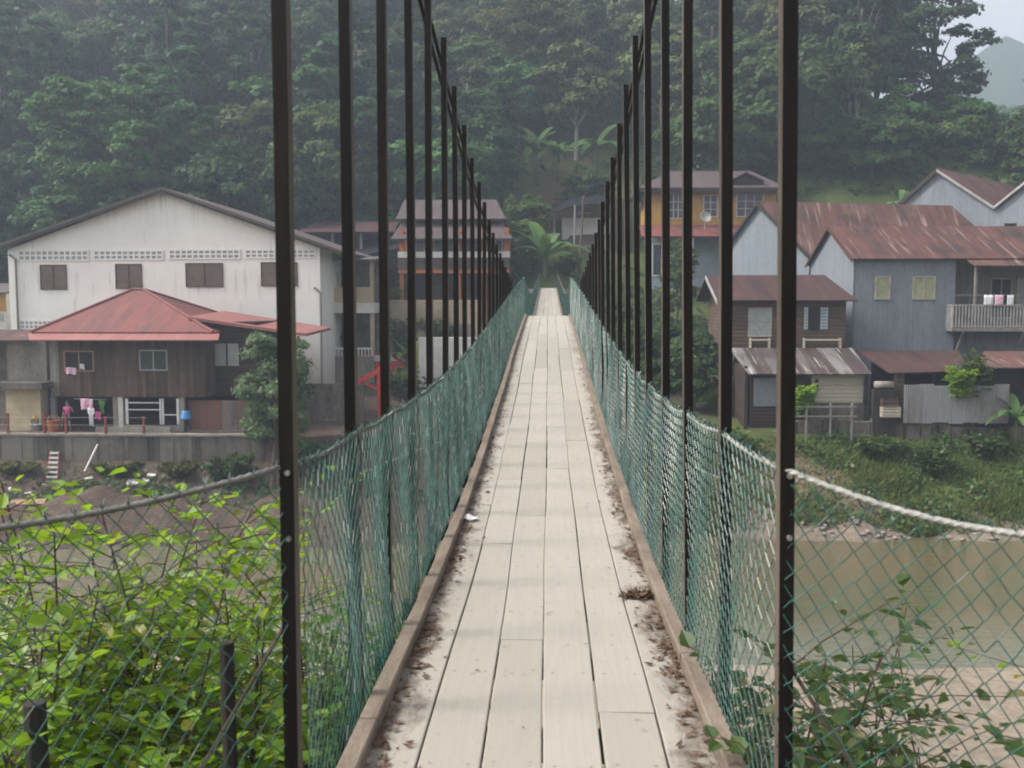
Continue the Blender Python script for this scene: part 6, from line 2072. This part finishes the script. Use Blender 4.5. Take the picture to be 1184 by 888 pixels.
def near_plants():
    # the leafy thicket outside the left netting
    spec = [(-2.3, 4.4, 10.3, 11), (-1.9, 3.75, 10.05, 12), (-1.75, 4.6, 10.05, 13), (-1.35, 4.1, 9.92, 14), (-2.45, 5.6, 9.95, 15), (-1.75, 3.35, 9.6, 16), (-2.62, 5.0, 10.3, 17), (-1.45, 5.6, 9.6, 18)]
    labs = ['lime leafed shrub at the far left edge outside the netting', 'tall lime shrub just right of the far left one',
            'lime shrub whose sprays reach above the netting rope', 'lime shrub pressed against the nearest left hanger',
            'lime shrub rising behind the front row outside the left netting', 'low lime shrub in front of the black stake',
            'rearmost lime shrub at the left edge outside the netting', 'lime shrub behind the nearest left hanger']
    for (x, y, h, sd), lb in zip(spec, labs):
        z = Hs(x, y)
        shrub('leafy_shrub', (x, y, z - .1), h - z, .8, 17, 30, .074, sd, M['leaf_lime'], lb, per=7, zmin=.42)
    # long sprays that stand clear above the rope
    for i, (px, py, Y) in enumerate(((205, 520, 4.3), (10, 560, 3.8), (95, 590, 4.0), (280, 585, 4.6))):
        p = at(px, py, Y)
        z = Hs(p.x, Y)
        shrub('vine_spray', (p.x, Y, z), p.z - z - .12, .14, 2, 26, .074, 60 + i, M['leaf_lime'],
              ('slim leafy vine standing above the rope near the left hanger', 'leafy vine at the left frame edge above the rope', 'leafy vine by the rusty clamp on the left rope', 'leafy vine beside the nearest left hanger')[i], per=6, zmin=.6, cat='vine', tall=.9)
    # darker shrubs outside the right netting
    spec = [(1.15, 3.7, 9.9, .4, 31, 'leaf_bank', .085, 'dark leafed shrub outside the right netting beside the nearest hanger'),
            (1.75, 4.4, 9.65, .5, 32, 'leaf_bank', .075, 'dark leafed shrub in the middle of the right netting'),
            (1.2, 3.2, 9.9, .5, 33, 'leaf_bank', .07, 'low leafy shrub at the foot of the nearest right hanger'),
            (1.75, 3.1, 9.8, .5, 34, 'leaf_lime', .065, 'low lime shrub in the bottom right corner'),
            (2.2, 3.6, 9.65, .6, 35, 'leaf_lime', .065, 'lime shrub at the right frame edge outside the netting')]
    for x, y, h, spd, sd, mt, lf, lb in spec:
        shrub('leafy_shrub', (x, y, Hs(x, y) - .1), h - Hs(x, y), spd * .85, 11, 22, lf, sd, M[mt], lb, per=6, zmin=.5)
    # bushes down the near bank, seen through both nets
    rng = random.Random(8)
    k = 0
    for i in range(200):
        if k >= 34: break
        s = -1 if i % 2 else 1
        x = s * rng.uniform(1.2, 5.0); y = rng.uniform(5.2, 15.0)
        if s > 0 and (x > 2.6 or x > .30 * y): continue
        if s < 0 and x < -.42 * y: continue
        z = Hs(x, y)
        lim = (11 - (.25 if s < 0 else .31) * y) - z
        h = min(3.4 + rng.random() * .6, max(.9, lim))
        shrub('bank_bush', (x, y, z - .1), h, .85, 12, 17, .10, 100 + i, M['leaf_bank'],
              'green bush growing down the near bank outside the netting', 'bushes down the near bank', per=6, zmin=.2)
        k += 1
    # stakes outside the left net
    for px, pt, Y, r, lb in ((262, 742, 3.15, .028, 'black wooden stake among the lime shrubs near the left hanger'), (40, 812, 3.0, .04, 'black wooden stake low at the left frame edge')):
        p = at(px, pt, Y)
        mb = MB().tube([(p.x + .02, Y, Hs(p.x, Y) - .3), (p.x, Y, p.z)], r, 8, r * .9)
        tag(mb.build('wooden_stake', M['black'], bevel=.004), lb, 'stake')


near_plants()


def bank_cover():
    rs = np.random.RandomState(12)
    # grass of the right bank
    n = 60000
    X = rs.uniform(4, 34, n); Y = rs.uniform(46.8, 53.4, n)
    ex = np.exp(-((X - 12.5) / 2.8) ** 2 - ((Y - 49.2) / 1.7) ** 2)
    cl = .5 + .5 * np.sin(X * .9 + 1.2 * np.sin(Y * 1.1)) * np.sin(Y * 1.3 + X * .35)
    keep = (rs.rand(n) > ex * .93) & (rs.rand(n) < .12 + .88 * cl ** 1.6) & ((Y < 52.2) | (X > 27) | (X < 8))
    X, Y, cl = X[keep], Y[keep], cl[keep]
    Z = H(X, Y)
    n = len(X)
    h = (.12 + .34 * rs.rand(n)) * (.5 + .9 * cl)
    lean = rs.normal(size=(n, 3)) * .5 * h[:, None]; lean[:, 2] = h
    a = rs.rand(n) * 6.283
    b = np.stack([np.cos(a), np.sin(a), 0 * a], -1) * (.03 + .05 * rs.rand(n))[:, None]
    P = np.stack([X, Y, Z - .03], -1)
    V = np.stack([P - b, P + b, P + lean * .6 + b * .7, P + lean], 1).reshape(-1, 3)
    tag(mesh_np('bank_grass', V, np.arange(4 * n).reshape(n, 4), M['grass']), 'green grass and weeds covering the right riverbank below the sheds', 'grass', kind='stuff')
    n = 30000
    X = rs.uniform(5, 34, n); Y = rs.uniform(46.6, 52.6, n)
    cl = .5 + .5 * np.sin(X * 1.7 + 1.5 * np.sin(Y * 1.6)) * np.sin(Y * 1.9 + X * .6)
    ex = np.exp(-((X - 12.5) / 2.8) ** 2 - ((Y - 49.2) / 1.7) ** 2)
    keep = (rs.rand(n) < cl ** 2.2) & (rs.rand(n) > ex * .95)
    X, Y, cl = X[keep], Y[keep], cl[keep]; n = len(X)
    P = np.stack([X, Y, H(X, Y) + rs.rand(n) * (.1 + .55 * cl)], -1)
    q = .08 + .15 * rs.rand(n)
    V, Q = rhombs(P, rs.normal(size=(n, 3)) * .6 + np.array([0, -.35, .7]), q * 1.4, q, rs)
    tag(mesh_np('broadleaf_weeds', V, Q, M['leaf_bank']), 'clumps of broad leafed weeds growing through the grass of the right riverbank', 'weeds', kind='stuff')
    # weeds of the left bank and around the walls
    n = 26000
    X = rs.uniform(-34, 4, n); Y = rs.uniform(47, 60, n)
    cl = .5 + .5 * np.sin(X * .8 + 2) * np.sin(Y * 1.2 + X * .5)
    keep = (rs.rand(n) < .12 + cl ** 3) & ~((X < -7) & (Y > 50.6))
    X, Y = X[keep], Y[keep]
    n = len(X)
    P = np.stack([X, Y, H(X, Y) + rs.rand(n) * .35], -1)
    s = .1 + .16 * rs.rand(n)
    V, Q = rhombs(P, rs.normal(size=(n, 3)) * .6 + np.array([0, -.3, .7]), s * 1.5, s, rs)
    tag(mesh_np('bank_weeds', V, Q, M['under']), 'patchy weeds growing on the bare left riverbank', 'weeds', kind='stuff')
    # near bank ground cover
    n = 16000
    X = rs.uniform(-9, 9, n); Y = rs.uniform(2, 20, n)
    keep = rs.rand(n) < np.interp(Y, [2, 14, 20], [1, .8, .1])
    X, Y = X[keep], Y[keep]; n = len(X)
    P = np.stack([X, Y, H(X, Y) + rs.rand(n) ** 2 * .5], -1)
    s = .05 + .09 * rs.rand(n)
    V, Q = rhombs(P, rs.normal(size=(n, 3)) * .5 + np.array([0, -.2, .8]), s * 1.4, s, rs)
    tag(mesh_np('near_bank_weeds', V, Q, M['leaf_bank']), 'low green weeds covering the near bank below the bridge', 'weeds', kind='stuff')

    # bushes of the village: (px, py base, Y, height, spread, mat, label)
    B = [(1075, 535, 50.5, 1.5, 1.3, 'leaf_bank', 'weedy green bush in the middle of the right bank below the zinc fence'),
         (1010, 528, 51.3, 1.2, 1.2, 'leaf_bank', 'green bush on the right bank left of the zinc fence footing'),
         (1140, 520, 51.5, 1.3, 1.1, 'leaf_bank', 'green bush below the right end of the zinc fence'),
         (1125, 452, 52.9, 2.4, 1.0, 'leaf_bank', 'green vine tumbling over the zinc fence and lean-to roof'),
         (1112, 448, 52.2, 1.4, .7, 'leaf_lime', 'yellow green creeper at the lean-to roof corner'),
         (928, 470, 52.6, 1.5, .6, 'leaf_lime', 'small lime green plant against the patched shed wall'),
         (855, 500, 50.9, 1.6, 1.2, 'leaf_bank', 'green bush on the bank left of the patched shed'),
         (805, 455, 58.0, 3.2, 2.0, 'leaf_bank', 'large dark bush beside the right netting left of the small wood house'),
         (788, 330, 79.0, 4.2, 1.2, 'leaf_light', 'tall narrow lime bush in front of the yellow house'),
         (770, 440, 64.0, 3.6, 2.2, 'leaf_bank', 'dark bush seen through the right hangers below the yellow house'),
         (735, 400, 72.0, 3.4, 2.2, 'leaf_mid', 'leafy bush right of the bridge below the yellow house'),
         (690, 345, 78.0, 3.0, 1.8, 'leaf_light', 'pale green bush right of the bridge end'),
         (655, 335, 81.0, 1.8, 1.6, 'leaf_light', 'pale green bush directly behind the bridge end'),
         (605, 330, 80.0, 3.2, 1.6, 'leaf_light', 'leafy bush left of the bridge end'),
         (590, 345, 78.0, 2.2, 1.2, 'leaf_mid', 'dark bush at the corner of the orange house'),
         (605, 262, 88.0, 3.2, 2.0, 'leaf_light', 'bright bush uphill behind the orange house gable'),
         (270, 540, 50.0, 1.3, 1.4, 'leaf_mid', 'dark creeper on the retaining wall left of the grey leaved tree'),
         (360, 545, 51.0, 1.4, 1.3, 'leaf_mid', 'dark bush right of the grey leaved tree trunk'),
         (465, 405, 68.0, 2.6, 1.4, 'leaf_bank', 'green bush right of the red car'),
         (425, 398, 69.5, 2.6, 1.6, 'leaf_bank', 'green bush behind the red car'),
         (388, 405, 68.3, 2.8, 1.1, 'leaf_bank', 'green plant inside the balcony block'),
         (510, 388, 69.0, 1.6, 1.6, 'leaf_bank', 'low green bush below the orange house'),
         (450, 350, 73.5, 1.6, 1.6, 'leaf_light', 'light green bush on the beige terrace wall'),
         (470, 455, 60.0, 2.2, 1.5, 'leaf_bank', 'green bush right of the red gate frame'),
         (1, 455, 55.0, 1.8, .7, 'leaf_bank', 'green plant at the left frame edge by the concrete annex'),
         (20, 560, 50.4, .5, 1.3, 'leaf_olive', 'dry olive weed clump at the wall foot left of the ladder'),
         (135, 548, 50.5, .5, 1.3, 'leaf_olive', 'dry olive weed clump at the wall foot right of the white pipe'),
         (205, 540, 50.4, .6, 1.4, 'leaf_olive', 'olive weed clump at the wall foot below the blue basin'),
         (90, 580, 48.0, .4, 1.3, 'leaf_olive', 'dry olive weed clump in the middle of the left bank'),
         (190, 575, 47.6, .45, 1.5, 'leaf_mid', 'green weed clump on the left bank below the broken slab')]
    for i, (px, py, Y, h, spd, mt, lb) in enumerate(B):
        p = at(px, py, Y)
        z = max(Hs(p.x, Y) - .1, p.z - .4) if Y > 52 else Hs(p.x, Y) - .1
        shrub('green_bush', (p.x, Y, z), h, spd, 16, 26, .19, 300 + i, M[mt], lb, per=8, zmin=.1, stem_r=.02, cat='bush')
    # stones by the water
    rng = random.Random(14)
    for i in range(40):
        px = rng.uniform(925, 1184); Y = 46.2 + rng.uniform(-.2, .9)
        p = at(px, 620, Y)
        s = rng.uniform(.06, .2)
        bm = MB()
        V = []
        for j in range(5):
            for k in range(8):
                th = math.pi * (j + .5) / 5; ph = 6.283 * k / 8
                r = 1 + .25 * math.sin(k * 2.3 + j * 1.7 + i)
                V.append((r * math.sin(th) * math.cos(ph), r * math.sin(th) * math.sin(ph) * .8, .6 * math.cos(th)))
        Fc = [(j * 8 + k, (j + 1) * 8 + k, (j + 1) * 8 + (k + 1) % 8, j * 8 + (k + 1) % 8) for j in range(4) for k in range(8)]
        Fc += [tuple(range(8)), tuple(reversed(range(32, 40)))]
        o = bm.add(V, Fc).build('river_stone', M['rock'], smooth=True)
        o.location = (p.x, Y, max(0, Hs(p.x, Y)) + s * .15); o.scale = (s * rng.uniform(1, 1.8), s, s * .8); o.rotation_euler = (0, 0, rng.random() * 6)
        tag(o, 'pale grey stone at the foot of the right bank by the water', 'stone', 'stones along the far waterline')


bank_cover()


# ------------------------------------------------------------------ haze, light, camera
def haze():
    t = NT('haze')
    v = t.n('ShaderNodeVolumePrincipled')
    v.inputs['Color'].default_value = (.72, .83, 1.0, 1)
    v.inputs['Density'].default_value = .0014
    v.inputs['Anisotropy'].default_value = .25
    t.l(v.outputs[0], t.out.inputs['Volume'])
    o = MB().box(-640, 640, -75, 920, -4, 205).build('haze', t.m)
    o['kind'] = 'stuff'
    tag(o, 'thin pale valley haze softening the far hillside', 'haze')


haze()

SUN_DIR = Vector((-.70, -.10, .72)).normalized()
el = math.asin(SUN_DIR.z); az = math.atan2(SUN_DIR.x, SUN_DIR.y)
w = bpy.data.worlds.new('World'); SC.world = w; w.use_nodes = True
nt = w.node_tree; nt.nodes.clear()
out = nt.nodes.new('ShaderNodeOutputWorld'); bg = nt.nodes.new('ShaderNodeBackground')
sky = nt.nodes.new('ShaderNodeTexSky'); sky.sky_type = 'NISHITA'; sky.sun_disc = False
sky.sun_elevation = el; sky.sun_rotation = az; sky.air_density = 1.2; sky.dust_density = 5.0; sky.ozone_density = 1.0
hs = nt.nodes.new('ShaderNodeHueSaturation'); hs.inputs['Saturation'].default_value = .15
nt.links.new(sky.outputs[0], hs.inputs['Color']); nt.links.new(hs.outputs[0], bg.inputs[0]); nt.links.new(bg.outputs[0], out.inputs[0])
bg.inputs[1].default_value = .13

ld = bpy.data.lights.new('sun', 'SUN'); ld.energy = 2.0; ld.angle = R(16); ld.color = (1.0, .95, .87)
lo = bpy.data.objects.new('sun', ld); COL.objects.link(lo)
lo.rotation_euler = (-SUN_DIR).to_track_quat('-Z', 'Y').to_euler(); lo.location = (-40, 40, 90)

cd = bpy.data.cameras.new('camera'); cam = bpy.data.objects.new('camera', cd); COL.objects.link(cam)
cd.sensor_width = 36; cd.lens = 36 * F / 1184; cd.clip_start = .05; cd.clip_end = 3000
cam.location = (0, 0, EYE); cam.rotation_euler = ROT.to_euler()
cd.dof.use_dof = True; cd.dof.focus_distance = 16.0; cd.dof.aperture_fstop = 6.0
SC.camera = cam

vs = SC.view_settings
vs.view_transform = 'Standard'; vs.look = 'None'; vs.exposure = 1.2; vs.gamma = 1; vs.use_curve_mapping = False
cy = SC.cycles
cy.use_denoising = True
cy.max_bounces = 8; cy.diffuse_bounces = 3; cy.glossy_bounces = 2; cy.transmission_bounces = 3; cy.volume_bounces = 0
cy.caustics_reflective = False; cy.caustics_refractive = False
cy.pixel_filter_type = 'BLACKMAN_HARRIS'; cy.filter_width = 1.9
